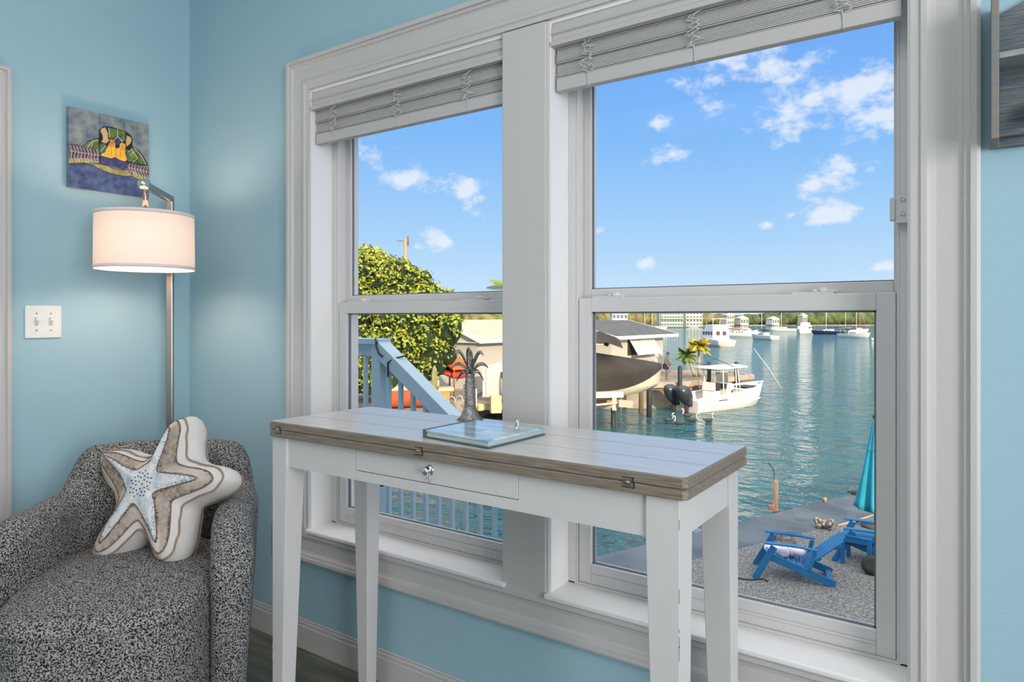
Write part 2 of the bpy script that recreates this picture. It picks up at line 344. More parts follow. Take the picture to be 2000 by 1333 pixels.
# ---- woven blinds, drawn up under their valances
def blind(x0, x1, label, cords, zb=1.845):
    t = thing('woven_blind', label, 'blind', ((x0 + x1) / 2, 1.60, 1.8), group=None)
    v = MB(); P_ = [(.030, 1.928), (.030, 1.940), (.022, 1.946), (.022, 1.958), (.028, 1.962), (.024, 1.97), (.018, 2.0), (.018, 2.020), (.004, 2.020), (.004, 1.928)]
    rows = [[(x, 1.612 - d, z) for d, z in P_] for x in (x0 + .002, x1 - .002)]
    v.loft(rows, smooth=False, closed=True, cap0=True, cap1=True)
    obj('valance', v, mat('white_valance_paint', (.54, .535, .53), .6, spec=.2), t)
    s = MB(); a, b = x0 + .010, x1 - .012; z = zb
    yy = 1.606; k = 0
    while z < 1.935:        # folded layers of thin reeds, each layer leaning out a little
        fold = (k % 9) / 9.0
        y = 1.602 + .006 * fold - (.003 if (k // 9) % 2 else 0) + rnd.uniform(-.0006, .0006)
        hh = .0030 if k % 9 else .0022
        s.box(a + rnd.uniform(-.0015, .0015), b + rnd.uniform(-.0015, .0015), y, y + .02, z, z + hh); z += hh + (.0013 if k % 9 else .0026); k += 1
    s.box(a, b, 1.612, 1.632, zb, 1.935)
    obj('reed_slats', s, BLIND, t)
    obj('bottom_rail', MB().box(a, b, 1.600, 1.625, zb - .036, zb - .001), BLINDR, t, bevel=.002)
    for cx in cords:
        c = MB(); pts = []; n = 34
        for i in range(n + 1):
            q = i / n; zz = 1.925 - q * (1.925 - zb) * 1.0
            pts.append((cx + .016 * math.sin(q * 17 + cx * 9) + .008 * math.sin(q * 43), 1.596 - .002 * math.sin(q * 29), zz + .006 * math.sin(q * 31)))
        c.tube(pts, .0011, 5)
        pts2 = [(cx + .014 * math.sin(q * 23 + 2), 1.5945, 1.925 - q * (1.925 - zb)) for q in [i / 30 for i in range(31)]]
        c.tube(pts2, .0011, 5)
        c.tube([(cx, 1.597, zb + .004), (cx + .002, 1.5985, zb - .016), (cx + .002, 1.5985, zb - .036), (cx + .004, 1.61, zb - .038)], .0012, 5)
        obj('lift_cord', c, CORD, t)
    return t
blind(-1.967, -1.125, 'white woven blind drawn up over the left window beside the lamp corner', [-1.86, -1.56, -1.27])
blind(-.970, -.128, 'white woven blind raised over the right window above the table end', [-.865, -.575, -.25])

# wall plates
def plate(name, x=None, loc=None): pass
sw = thing('light_switch', 'white double toggle switch plate on the blue wall left of the lamp', 'light switch', (XL, 1.0525, 1.177))
m_pl = mat('white_plate_plastic', (.82, .84, .85), .35)
obj('wall_plate', MB().box(XL, XL + .006, .995, 1.110, 1.119, 1.235), m_pl, sw, bevel=.0025)
for yy in (1.030, 1.075):
    tg = MB().hexa([(XL + .006, yy - .005, 1.165), (XL + .006, yy + .005, 1.165), (XL + .006, yy + .005, 1.19), (XL + .006, yy - .005, 1.19)], [(XL + .018, yy - .004, 1.182), (XL + .018, yy + .004, 1.182), (XL + .017, yy + .004, 1.191), (XL + .017, yy - .004, 1.191)])
    g_ = obj('toggle', tg, m_pl, sw)
    obj('toggle_slot', MB().box(XL + .006, XL + .0065, yy - .0055, yy + .0055, 1.164, 1.192), mat('plate_slot', (.3, .34, .36), .6), sw)
    for zz in (1.147, 1.207): obj('screw', MB().lathe([(.003, 0), (.003, .001)], (XL + .006, yy, zz), 10, M=Matrix.Rotation(R(90), 3, 'Y')), mat('plate_slot', (.3, .34, .36), .6), sw)
ou = thing('wall_outlet', 'blue painted outlet plate low on the wall behind the left table leg', 'outlet', (-2.165, YB, .357))
obj('wall_plate', MB().box(-2.202, -2.130, YB - .006, YB, .30, .414), mat('blue_plate_paint', (.24, .44, .55), .5), ou, bevel=.002)
for zz in (.335, .378): obj('socket', MB().box(-2.180, -2.152, YB - .0085, YB - .006, zz - .013, zz + .013), mat('blue_socket_paint', (.22, .40, .5), .5), ou, bevel=.003)

# ---- painted turtle panel
PX, PZ0, PZ1, PY0, PY1 = XL + .028, 1.6705, 1.9635, 1.1245, 1.4140
def uv(x, y):     # picture coordinates taken as fractions of the panel
    u = (x - 97) / 1078.; yt = 95 + .199 * (x - 97); yb_ = 1165 + .125 * (x - 97)
    return u, (yb_ - y) / (yb_ - yt)
pa = thing('turtle_painting', 'square blue painting of a sea turtle face on three wooden planks', 'painting', (XL, (PY0 + PY1) / 2, PZ0))
BLU1 = mat('mottled_sky_blue_paint', (.09, .15, .23), .6, col2=(.33, .35, .33), nscale=34, detail=6, contrast=(.3, .7))
BLU2 = mat('mottled_deep_blue_paint', (.012, .03, .13), .6, col2=(.09, .14, .27), nscale=38, detail=6, contrast=(.3, .7))
GRN = mat('turtle_green_paint', (.03, .08, .02), .6, col2=(.20, .26, .05), nscale=50, detail=5, contrast=(.35, .65))
DKB = mat('turtle_outline_paint', (.008, .012, .03), .6)
PUR = mat('turtle_flipper_paint', (.05, .03, .09), .6, col2=(.16, .12, .14), nscale=60, detail=4)
OLI = mat('turtle_belly_paint', (.22, .20, .06), .6, col2=(.42, .38, .16), nscale=60)
YEL = mat('turtle_beak_paint', (.85, .42, .03), .6, col2=(.80, .62, .08), nscale=40)
ORG = mat('turtle_cheek_paint', (.62, .16, .03), .6, col2=(.75, .35, .06), nscale=40)
TEA = mat('turtle_jaw_paint', (.03, .10, .09), .6, col2=(.10, .16, .06), nscale=45)
CRM = mat('turtle_line_paint', (.70, .62, .52), .6)
TAN = mat('turtle_eyelid_paint', (.62, .40, .16), .6)
NAV = mat('turtle_navy_paint', (.02, .04, .16), .6, col2=(.08, .07, .2), nscale=40)
pal = [BLU1, BLU2, GRN, DKB, PUR, OLI, YEL, ORG, TEA, CRM, TAN, NAV]
def poly_on(mb, pts, mi, lift):
    P3 = []
    for x, y in pts:
        u, v = uv(x, y); P3.append((PX + lift, PY0 + max(0, min(1, u)) * (PY1 - PY0), PZ0 + max(0, min(1, v)) * (PZ1 - PZ0)))
    mb.add(P3, [tuple(range(len(P3)))], mi)
def line_on(mb, pts, mi, lift, wd_=5):
    for (x0, y0), (x1, y1) in zip(pts[:-1], pts[1:]):
        d = math.hypot(x1 - x0, y1 - y0) or 1; nx, ny = -(y1 - y0) / d * wd_ / 2, (x1 - x0) / d * wd_ / 2
        poly_on(mb, [(x0 + nx, y0 + ny), (x1 + nx, y1 + ny), (x1 - nx, y1 - ny), (x0 - nx, y0 - ny)], mi, lift)
mb = MB()
for k_ in range(3):       # three planks
    y0 = PY0 + (PY1 - PY0) * (0, .362, .672)[k_] + (.0007 if k_ else 0); y1 = PY0 + (PY1 - PY0) * (.362, .672, 1)[k_] - .0007
    mb.box(XL + .010, PX, y0, y1, PZ0, PZ1, 0)
poly_on(mb, [(97, 860), (300, 850), (500, 930), (820, 1010), (1175, 1080), (1175, 1400), (97, 1400)], 1, .0003)
poly_on(mb, [(270, 620), (340, 550), (430, 515), (500, 500), (930, 600), (1040, 670), (1120, 760), (1170, 870), (800, 850), (480, 760), (300, 700)], 3, .0004)
poly_on(mb, [(285, 615), (345, 560), (440, 522), (500, 515), (500, 700), (380, 640), (300, 640)], 2, .0006)
poly_on(mb, [(900, 620), (950, 615), (1030, 680), (1105, 765), (1150, 860), (1000, 830), (860, 800), (860, 680)], 2, .0006)
poly_on(mb, [(97, 595), (200, 600), (300, 625), (400, 660), (490, 690), (500, 840), (420, 845), (97, 850)], 4, .0007)
poly_on(mb, [(97, 800), (300, 795), (480, 820), (470, 840), (290, 845), (97, 862)], 5, .0008)
poly_on(mb, [(480, 740), (850, 800), (870, 900), (820, 920), (640, 880), (490, 850)], 11, .0007)
poly_on(mb, [(430, 850), (560, 870), (700, 920), (850, 940), (930, 1000), (820, 1010), (640, 975), (500, 930), (420, 880)], 5, .0008)
line_on(mb, [(97, 862), (290, 847), (420, 885), (500, 935), (640, 980), (820, 1015), (930, 1012), (1040, 1070)], 3, .0010, 9)
line_on(mb, [(430, 850), (560, 865), (700, 915), (860, 925)], 3, .0010, 8)
poly_on(mb, [(850, 830), (960, 830), (1060, 870), (1175, 885), (1175, 1085), (1060, 1060), (940, 1000), (860, 920)], 4, .0009)
poly_on(mb, [(930, 930), (1030, 980), (1175, 1030), (1175, 1120), (1060, 1075), (950, 1010)], 5, .0010)
poly_on(mb, [(478, 400), (540, 345), (640, 352), (840, 408), (910, 455), (940, 510), (935, 620), (880, 690), (870, 800), (830, 815), (700, 770), (500, 750), (478, 640)], 3, .0012)
poly_on(mb, [(490, 590), (560, 575), (600, 640), (580, 740), (500, 730), (490, 660)], 8, .0014)
poly_on(mb, [(830, 650), (880, 660), (880, 780), (840, 800), (800, 720)], 8, .0014)
poly_on(mb, [(610, 362), (830, 412), (845, 520), (790, 560), (700, 500), (620, 500)], 2, .0014)
poly_on(mb, [(510, 380), (560, 360), (600, 440), (600, 540), (560, 575), (510, 560), (530, 520), (525, 470), (495, 420)], 10, .0015)
poly_on(mb, [(860, 460), (915, 490), (925, 530), (900, 580), (850, 610), (845, 540)], 10, .0015)
poly_on(mb, [(555, 700), (600, 610), (640, 510), (700, 540), (700, 760), (640, 775), (560, 755), (500, 740), (520, 715)], 6, .0016)
poly_on(mb, [(705, 620), (790, 560), (840, 600), (830, 700), (860, 790), (830, 812), (760, 795), (705, 765)], 6, .0016)
poly_on(mb, [(600, 600), (640, 510), (690, 540), (680, 620), (630, 640)], 7, .0018)
poly_on(mb, [(770, 590), (835, 570), (835, 660), (790, 660)], 7, .0018)
poly_on(mb, [(680, 540), (735, 485), (780, 530), (760, 590), (700, 590)], 11, .0019)
poly_on(mb, [(695, 590), (755, 590), (760, 620), (720, 645), (695, 620)], 3, .0020)
poly_on(mb, [(482, 430), (500, 425), (525, 470), (530, 515), (510, 510), (488, 470)], 3, .0020)
poly_on(mb, [(880, 590), (925, 560), (935, 600), (915, 630), (885, 620)], 3, .0020)
for ln_ in ([(728, 385), (730, 480)], [(730, 480), (680, 530)], [(730, 480), (790, 545)], [(605, 365), (622, 500)], [(570, 575), (620, 520)], [(640, 560), (640, 740)], [(770, 640), (765, 760)], [(705, 650), (700, 760)],
            [(530, 380), (545, 500), (600, 530)], [(560, 375), (565, 520)], [(500, 690), (560, 610)], [(870, 690), (930, 640)]): line_on(mb, ln_, 9 if ln_[0][1] < 500 or ln_[0][0] in (570, 500, 870) else 7, .0022, 8)
for ln_ in ([(330, 640), (400, 540)], [(375, 650), (400, 560), (470, 530)], [(930, 660), (1010, 770), (940, 820)], [(960, 630), (1060, 730), (1130, 850)], [(900, 720), (960, 680)]): line_on(mb, ln_, 9, .0014, 7)
rq = random.Random(3)
for k_ in range(9):
    x = 110 + k_ * 42
    line_on(mb, [(x, 615 + k_ * 6), (x + 26, 690 + k_ * 5), (x + 10, 770 + k_ * 3), (x + 34, 830)], 9, .0014, 6); line_on(mb, [(x, 690 + k_ * 5), (x + 40, 700 + k_ * 6)], 9, .0014, 6); line_on(mb, [(x, 785), (x + 40, 795)], 9, .0014, 5)
for k_ in range(7):
    x = 880 + k_ * 42
    line_on(mb, [(x + 20, 840 + k_ * 8), (x, 900 + k_ * 9), (x + 34, 950 + k_ * 12), (x + 20, 985 + k_ * 15)], 9, .0014, 6); line_on(mb, [(x, 900 + k_ * 9), (x + 44, 895 + k_ * 9)], 9, .0014, 6)
obj('painted_panel', mb, pal, pa, recalc=False)
obj('hanging_batten', MB().box(XL, XL + .010, PY0 + .03, PY1 - .03, PZ0 + .20, PZ0 + .23), mat('plain_pine', (.35, .24, .14), .7), pa)

# ---- weathered shelf to the right of the window
SHB = mat('weathered_blue_wood', (.055, .14, .21), .8, col2=(.30, .27, .25), nscale=14, stretch=(3, 3, 22), detail=7, contrast=(.38, .66), bump=.002)
SHE = mat('weathered_tan_wood', (.30, .22, .16), .85, col2=(.17, .23, .27), nscale=30, stretch=(1, 1, 3), detail=6)
SHH = mat('weathered_plank_wood', (.07, .13, .17), .8, col2=(.21, .205, .20), nscale=8, stretch=(3, 3, 48), detail=7, contrast=(.36, .66), bump=.002)
sh = thing('wall_shelf', 'weathered blue wooden wall shelf with a dark hook at the right frame edge', 'shelf', (.35, YB, 1.52))
obj('side_board', MB().box(.0095, .0215, 1.50, YB, 1.513, 1.779), SHE, sh, bevel=.0015)
obj('side_board', MB().box(.66, .672, 1.50, YB, 1.513, 1.779), SHE, sh, bevel=.0015)
top = [(.0215, 1.765), (.08, 1.79), (.16, 1.803), (.30, 1.81), (.40, 1.81), (.52, 1.803), (.60, 1.79), (.66, 1.765), (.66, 1.513), (.0215, 1.513)]
bk = MB().prism([(x, YB - .012, z) for x, z in top], (0, .012, 0), 0)
obj('back_panel', bk, SHH, sh)
obj('shelf_board', MB().box(.0215, .66, 1.505, YB - .012, 1.657, 1.668), mat('bleached_shelf_wood', (.36, .36, .36), .8, col2=(.24, .28, .33), nscale=20, stretch=(1, 8, 8)), sh, bevel=.001)
obj('hook_rail', MB().box(.0215, .66, 1.57, YB - .012, 1.530, 1.628), SHH, sh, bevel=.002)
for hx in (.077, .34, .60):
    h = MB().lathe([(.001, .028), (.011, .026), (.0165, .018), (.0165, .012), (.010, .004), (.007, 0)], (hx, 1.570, 1.567), 20, M=Matrix.Rotation(R(90), 3, 'X'))
    h.tube([(hx, 1.565, 1.560), (hx, 1.55, 1.548), (hx, 1.535, 1.545), (hx, 1.528, 1.556)], [.006, .005, .005, .006], 8)
    obj('hook', h, mat('dark_iron', (.035, .025, .02), .35, .7), sh)
# ------------------------------------------------------------------ console table
tb = thing('console_table', 'white console table with grey-brown folding wooden top in front of the windows', 'table', (-1.03, 1.34, 0))
WOOD = mat('glare_pale_tabletop_wood', (.53, .50, .47), .36, col2=(.70, .675, .65), nscale=9, stretch=(1.5, 16, 16), detail=9, contrast=(.3, .7), bump=.0004, spec=.75, coat=.7, coatr=.28)  # grey-brown wood, base colour lightened to carry the window glare
EDGE = mat('brown_table_edge_wood', (.16, .125, .095), .5, col2=(.30, .25, .20), nscale=12, stretch=(1.2, 14, 20), detail=8, contrast=(.3, .7), bump=.0004)
TX0, TX1, TY0, TY1, TZ = -1.618, -.430, 1.160, 1.534, .908
def board(z0, z1, nm, split):
    m = MB(); ch = .006
    def outline(x0, x1, y0, y1, c): return [(x0 + c, y0), (x1 - c, y0), (x1, y0 + c), (x1, y1 - c), (x1 - c, y1), (x0 + c, y1), (x0, y1 - c), (x0, y0 + c)]
    o = outline(TX0, TX1, TY0, TY1, .008); i_ = outline(TX0 + .003, TX1 - .003, TY0 + .003, TY1 - .003, .008)
    zb, zt = z0 + .0015, z1 - .003
    rows = [[(x, y, z0) for x, y in i_], [(x, y, zb) for x, y in o], [(x, y, zt) for x, y in o], [(x, y, z1) for x, y in i_]]
    m.loft(rows, 1, smooth=False, closed=True, cap0=True)
    n = len(i_); m.add([(x, y, z1) for x, y in i_], [tuple(range(n))], 0)
    return obj(nm, m, [WOOD, EDGE], tb)
up_ = board(.8875, TZ, 'tabletop', True)
lo_ = board(.8665, .8868, 'folding_leaf', True)
# plank seams of the top
sm = MB()
for k_, yy in enumerate((1.285, 1.410)): sm.box(TX0 + .004, TX1 - .004, yy, yy + .0010, TZ - .0001, TZ + .0002)

obj('plank_seam', sm, mat('dark_seam', (.20, .18, .16), .6), up_)
for hx in (-1.575, -1.062, -.542):
    h = MB().box(hx - .010, hx + .007, TY0 - .0012, TY0 + .004, .8795, .8925)
    h.tube([(hx - .006, TY0 - .002, .887), (hx + .004, TY0 - .002, .887)], .0032, 8)
    hg = obj('hinge', h, mat('aged_brass', (.40, .36, .30), .35, .9), tb)
    obj('hinge_mortise', MB().box(hx - .013, hx + .013, TY0 - .0006, TY0 + .003, .8765, .8780).box(hx - .013, hx + .013, TY0 - .0006, TY0 + .003, .8945, .8960).box(hx + .010, hx + .013, TY0 - .0006, TY0 + .003, .8765, .8860).box(hx - .0005 + .008, hx + .0105, TY0 - .0006, TY0 + .003, .887, .896), GAP, hg)
# frame under the top
AZ0, AZ1 = .787, .8664
fr = MB(); fy = 1.176
fr.box(-1.557, -1.2875, fy, fy + .02, AZ0, AZ1); fr.box(-.7975, -.510, fy, fy + .02, AZ0, AZ1); fr.box(-1.2875, -.7975, fy, fy + .02, AZ0, .8105)
fr.box(-1.557, -.510, 1.498, 1.516, AZ0, AZ1); fr.box(-.472, -.454, 1.225, 1.475, AZ0, AZ1); fr.box(-1.607, -1.589, 1.225, 1.475, AZ0, AZ1)
fr.box(-1.557, -.510, fy + .02, 1.498, AZ1 - .006, AZ1)
obj('apron', fr, TABW, tb)
dw = obj('drawer', MB().box(-1.286, -.799, fy - .0005, fy + .018, .812, .8655), TABW, tb, bevel=.0012)
obj('drawer_gap', MB().box(-1.2875, -.7975, fy + .006, fy + .0195, .8105, .8663), GAP, tb)
kx, kz = -1.043, .8425
kb = MB().lathe([(.0005, .020), (.0075, .019), (.0095, .016), (.0088, .012), (.005, .009), (.0045, .005), (.010, .003), (.0125, .001), (.0125, 0)], (kx, fy - .0005, kz), 20, M=Matrix.Rotation(R(90), 3, 'X'))
ko = obj('knob', kb, CHROME, dw)
obj('knob_key', MB().tube([(kx, fy - .004, kz - .009), (kx - .004, fy - .007, kz - .016), (kx - .003, fy - .008, kz - .024), (kx + .001, fy - .007, kz - .026), (kx + .003, fy - .005, kz - .018), (kx, fy - .004, kz - .009)], .0011, 6), CHROME, ko) if False else None
obj('pull_ring', MB().tube([(kx, fy - .005, kz - .008), (kx - .004, fy - .007, kz - .015), (kx - .002, fy - .008, kz - .025), (kx + .003, fy - .005, kz - .027), (kx + .004, fy - .004, kz - .016), (kx + .001, fy - .004, kz - .008)], .0009, 6), CHROME, dw)
def leg(xo, xi, yo, yi):           # outer faces upright, inner faces tapering
    m = MB(); t = .787; tw = .62
    def q(f, z):
        a = xo + (xi - xo) * f; b = yo + (yi - yo) * f
        x0, x1 = sorted((xo, a)); y0, y1 = sorted((yo, b)); return [(x0, y0, z), (x1, y0, z), (x1, y1, z), (x0, y1, z)]
    m.loft([q(tw, 0), q(1, t), q(1, .8664)], smooth=False, closed=True, cap0=True, cap1=True)
    return m
for (xo, xi, yo, yi) in ((-1.613, -1.552, 1.170, 1.231), (-.447, -.512, 1.170, 1.235), (-1.613, -1.552, 1.522, 1.462), (-.447, -.512, 1.522, 1.462)):
    lo = obj('leg', leg(xo, xi, yo, yi), TABW, tb, bevel=.0016)
    s_ = 1 if xo > -1 else -1
    rr = random.Random(int(abs(xo * 900)) + int(yo * 100))
    fr_ = (yo < 1.3)
    for _ in range(9):
        z = rr.uniform(.25, .83); 
        e = (xo if s_ > 0 else xo) ; yl = yo if yo < 1.3 else (yi + (yo - yi) * 0)
        if yo > 1.3: continue
        wn = MB().box(xo - .0008 if s_ > 0 else xo, xo + .0003 if s_ > 0 else xo + .0008, yo - .0003, yo + .0008, z, z + rr.uniform(.004, .03)); obj('worn_edge', wn, WORN, lo)

# ---- guest book with a blue cover and the clip pen on it
BZ = TZ + .0003
bk_ = thing('binder', 'closed pale blue photo-covered binder lying on the console table', 'binder', (-1.0, 1.30, BZ))
A, B_, Cc, D_ = (Vector((-1.090, 1.207)), Vector((-.877, 1.178)), Vector((-.872, 1.400)), Vector((-1.088, 1.395)))
def quadz(z, e=0):
    c = (A + B_ + Cc + D_) / 4; return [(*(c + (p - c) * (1 + e)), z) for p in (A, B_, Cc, D_)]
COVER = mat('pale_blue_photo_cover', (.20, .40, .50), .22, col2=(.62, .74, .80), nscale=7, stretch=(1.0, 4, 1), detail=5, spec=.6, coat=.6, coatr=.12)
obj('back_cover', MB().hexa(quadz(BZ + .0005), quadz(BZ + .0035)), mat('dark_teal_cover', (.05, .13, .15), .4), bk_)
obj('page_block', MB().hexa(quadz(BZ + .0036, -.04), quadz(BZ + .0145, -.04)), mat('binder_pages', (.70, .72, .72), .8, col2=(.40, .46, .47), nscale=60, stretch=(.1, .1, 9)), bk_)
obj('front_cover', MB().hexa(quadz(BZ + .0147), quadz(BZ + .0185)), [COVER], bk_, bevel=.0008)
obj('spine', MB().hexa([(A.x-.002,A.y-.0005,BZ), (A.x+.008,A.y-.001,BZ), (D_.x+.008,D_.y,BZ), (D_.x-.002,D_.y,BZ)], [(A.x-.002,A.y-.0005,BZ+.019), (A.x+.008,A.y-.001,BZ+.019), (D_.x+.008,D_.y,BZ+.019), (D_.x-.002,D_.y,BZ+.019)]), mat('dark_spine', (.09, .12, .13), .5), bk_)
obj('cover_text_block', MB().hexa([(-.96, 1.25, BZ + .0186), (-.90, 1.243, BZ + .0186), (-.90, 1.285, BZ + .0186), (-.96, 1.29, BZ + .0186)], [(-.96, 1.25, BZ + .0188), (-.90, 1.243, BZ + .0188), (-.90, 1.285, BZ + .0188), (-.96, 1.29, BZ + .0188)]), mat('pale_title_patch', (.66, .76, .80), .3), bk_)
pc = at(1003, 832, 1.50); pz = BZ + .0195
pn = thing('pen', 'short silver pen leaning on the right rim of the blue binder', 'pen', (-.925, 1.333, pz))
q0 = onZ(1009, 840, pz + .004); q1 = q0 + Vector((-.018, .030, .017))
obj('barrel', MB().tube([q0, q0 + (q1 - q0) * .1, q0 + (q1 - q0) * .9, q1], [.003, .0058, .006, .004], 12), CHROME, pn)
obj('pocket_clip', MB().bar(q0 + (q1 - q0) * .35 + Vector((0, -.004, .003)), q1 + Vector((0, -.004, .004)), .002, .001), mat('dark_steel', (.2, .2, .2), .25, 1), pn)

# ---- pewter palm figurine
pf = onZ(918, 821, TZ); pf = Vector((pf.x, pf.y, TZ))
pt = thing('palm_tree_figurine', 'dark pewter palm tree figurine standing behind the binder on the table', 'figurine', pf)
Hf = .125 ; sc_f = 1.0
w_f = (pf.x * DV[0] + pf.y * DV[1]); mpp = w_f / F
topz = ZC - (730 - HOR) * mpp
b = MB(); H_ = topz - TZ
prof = [(.0, 0), (24 * mpp, 0), (24.5 * mpp, 2 * mpp), (19 * mpp, 8 * mpp), (14 * mpp, 18 * mpp), (11 * mpp, 30 * mpp)]
n_ = 9
for i in range(n_):
    z0 = 30 * mpp + (H_ - 30 * mpp) * i / n_; z1 = 30 * mpp + (H_ - 30 * mpp) * (i + 1) / n_; r0 = (11 - 2.4 * i / n_) * mpp
    prof += [(r0 * .93, z0 + .0002), (r0 * 1.10, z1 - .0006)]
prof += [(8 * mpp, H_), (.0001, H_ + .002)]
obj('trunk', b.lathe(prof, pf, 20), PEWTER, pt)
obj('square_base', MB().box(pf.x - .030, pf.x + .030, pf.y - .022, pf.y + .022, TZ, TZ + .004), PEWTER, pt, bevel=.001)
hub = pf + Vector((0, 0, H_))
def frond(a, lift, ln, drop):
    m = MB(); rows = []
    dx = Vector((RV[0] * math.cos(a) - DV[0] * math.sin(a), RV[1] * math.cos(a) - DV[1] * math.sin(a), 0)); side = Vector((-dx.y, dx.x, 0))
    for i in range(11):
        t = i / 10; p = hub + dx * ln * t + Vector((0, 0, lift * math.sin(t * math.pi * .62) * 1.15 - drop * t ** 2.4)); wd2 = (.0080 * math.sin(math.pi * (.10 + .86 * t)) + .001)
        rows.append([p + side * wd2 - Vector((0, 0, wd2 * .9)), p + side * wd2 * .5, p + Vector((0, 0, .0022)), p - side * wd2 * .5, p - side * wd2 - Vector((0, 0, wd2 * .9)), p - side * wd2 * .5 - Vector((0, 0, .0015)), p - Vector((0, 0, .001)), p + side * wd2 * .5 - Vector((0, 0, .0015))])
    m.loft(rows, 0, closed=True, cap0=True, cap1=True); return m
for a, lf, ln, dp in ((0.15, .034, 36, .020), (.5, .062, 31, .015), (-.35, .018, 28, .040), (math.pi - .05, .036, 37, .026), (math.pi - .45, .064, 33, .014), (math.pi + .4, .016, 30, .040), (math.pi / 2, .058, 14, .0), (-math.pi / 2, .052, 12, .02), (1.9, .060, 9, -.006)):
    obj('frond', frond(a, lf, ln * mpp, dp), PEWTER, pt)

# ------------------------------------------------------------------ floor lamp
LP = Vector((0, 0, ZC)) + ray(332) * 2.70; LP.z = 0
LC = Vector((0, 0, ZC)) + ray(284) * 2.42
lm = thing('floor_lamp', 'brushed nickel floor lamp with a lit white drum shade in the corner', 'lamp', LP)
AZ = 1.662
ad_ = (Vector((LC.x, LC.y, 0)) - Vector((LP.x, LP.y, 0))); al = ad_.length; ad_.normalize()
obj('base', MB().lathe([(0, 0), (.135, 0), (.135, .012), (.130, .018), (.03, .022), (.014, .03), (0, .03)], LP, 40), NICKEL, lm)
obj('pole', MB().box(-.0125, .0125, -.0125, .0125, .02, AZ + .010, M=Matrix.Translation(LP) @ Matrix.Rotation(math.atan2(ad_.y, ad_.x), 4, 'Z')), NICKEL, lm, bevel=.003)
endp = Vector((LC.x, LC.y, AZ))
obj('arm', MB().bar(LP + Vector((0, 0, AZ)) - ad_ * .012, endp + ad_ * .018, .024, .024), NICKEL, lm, bevel=.003)
obj('arm_end_disc', MB().lathe([(.0, -.016), (.0185, -.016), (.0185, .016), (0, .016)], endp + ad_ * .018, 24, M=Matrix.Rotation(math.atan2(ad_.y, ad_.x), 3, 'Z') @ Matrix.Rotation(R(90), 3, 'X')), CHROME, lm)
ST, SB = 1.560, 1.362; SR = .158
obj('socket_stem', MB().tube([endp, Vector((LC.x, LC.y, ST + .02))], .010, 16).lathe([(.0, .022), (.012, .022), (.014, .010), (.026, .006), (.026, -.002), (0, -.002)], (LC.x, LC.y, ST), 24).tube([(LC.x, LC.y, ST), (LC.x, LC.y, 1.50)], .013, 14), NICKEL, lm)
SHADE = sheet('white_linen_shade', (.86, .74, .68), .13)
HEM = sheet('white_shade_hem', (.86, .82, .82), .16)
shp = [(SR - .001, 0), (SR, 0), (SR + .0005, ST - SB), (SR - .001, ST - SB)]
sd_ = obj('lamp_shade', MB().lathe([(SR + .002, .0), (SR, ST - SB)], (LC.x, LC.y, SB), 64, caps=False), SHADE, lm)
for z0, z1, rr_ in ((0, .012, SR + .0028), (ST - SB - .012, ST - SB, SR + .0012)): obj('shade_hem', MB().lathe([(rr_ - .002, z0), (rr_, z0), (rr_, z1), (rr_ - .002, z1)], (LC.x, LC.y, SB), 64, caps=False), HEM, sd_)
sp = MB()
for a in (0, 2.094, 4.189): sp.tube([(LC.x, LC.y, ST - .004), (LC.x + (SR - .002) * math.cos(a), LC.y + (SR - .002) * math.sin(a), ST - .004)], .0015, 6)
obj('shade_spider', sp, NICKEL, sd_)
obj('light_bulb', MB().ball((LC.x, LC.y, 1.46), .026, n=14, sc_=(1, 1, 1.25)), emis('warm_bulb', (1, .78, .55), 6), lm)
pl = bpy.data.lights.new('lamp_light', 'POINT'); plo = bpy.data.objects.new('lamp_light', pl); COL.objects.link(plo); plo.parent = lm; plo.location = Vector((LC.x, LC.y, 1.46)) - LP
pl.energy = 7; pl.color = (1, .76, .56); pl.shadow_soft_size = .05

# ------------------------------------------------------------------ armchair
TWEED = bpy.data.materials.new('salt_and_pepper_tweed'); TWEED.use_nodes = True
t_ = TWEED.node_tree; b_ = t_.nodes['Principled BSDF']; b_.inputs['Roughness'].default_value = .95; b_.inputs['Specular IOR Level'].default_value = .1
g_ = t_.nodes.new('ShaderNodeNewGeometry')
v_ = t_.nodes.new('ShaderNodeTexVoronoi'); v_.inputs['Scale'].default_value = 210; t_.links.new(g_.outputs['Position'], v_.inputs['Vector'])
n1 = t_.nodes.new('ShaderNodeTexNoise'); n1.inputs['Scale'].default_value = 260; n1.inputs['Detail'].default_value = 3; t_.links.new(g_.outputs['Position'], n1.inputs['Vector'])
r1 = t_.nodes.new('ShaderNodeValToRGB'); r1.color_ramp.elements[0].position = .42; r1.color_ramp.elements[0].color = (.012, .012, .013, 1); r1.color_ramp.elements[1].position = .60; r1.color_ramp.elements[1].color = (.44, .435, .43, 1)
t_.links.new(n1.outputs['Fac'], r1.inputs[0]); t_.links.new(r1.outputs[0], b_.inputs['Base Color'])
bp_ = t_.nodes.new('ShaderNodeBump'); bp_.inputs['Distance'].default_value = .003; bp_.inputs['Strength'].default_value = .8; t_.links.new(n1.outputs['Fac'], bp_.inputs['Height']); t_.links.new(bp_.outputs[0], b_.inputs['Normal'])
CP = CF(2.06, -1.118, 0); CA = math.atan2(-.707, .707) + R(90)      # local +y... front points out of the corner
ch = thing('tub_armchair', 'grey tweed upholstered barrel armchair standing in the corner', 'armchair', CP, rz=math.atan2(-.69, .72) - R(90))
HW, TH, SRD = .328, .115, .365
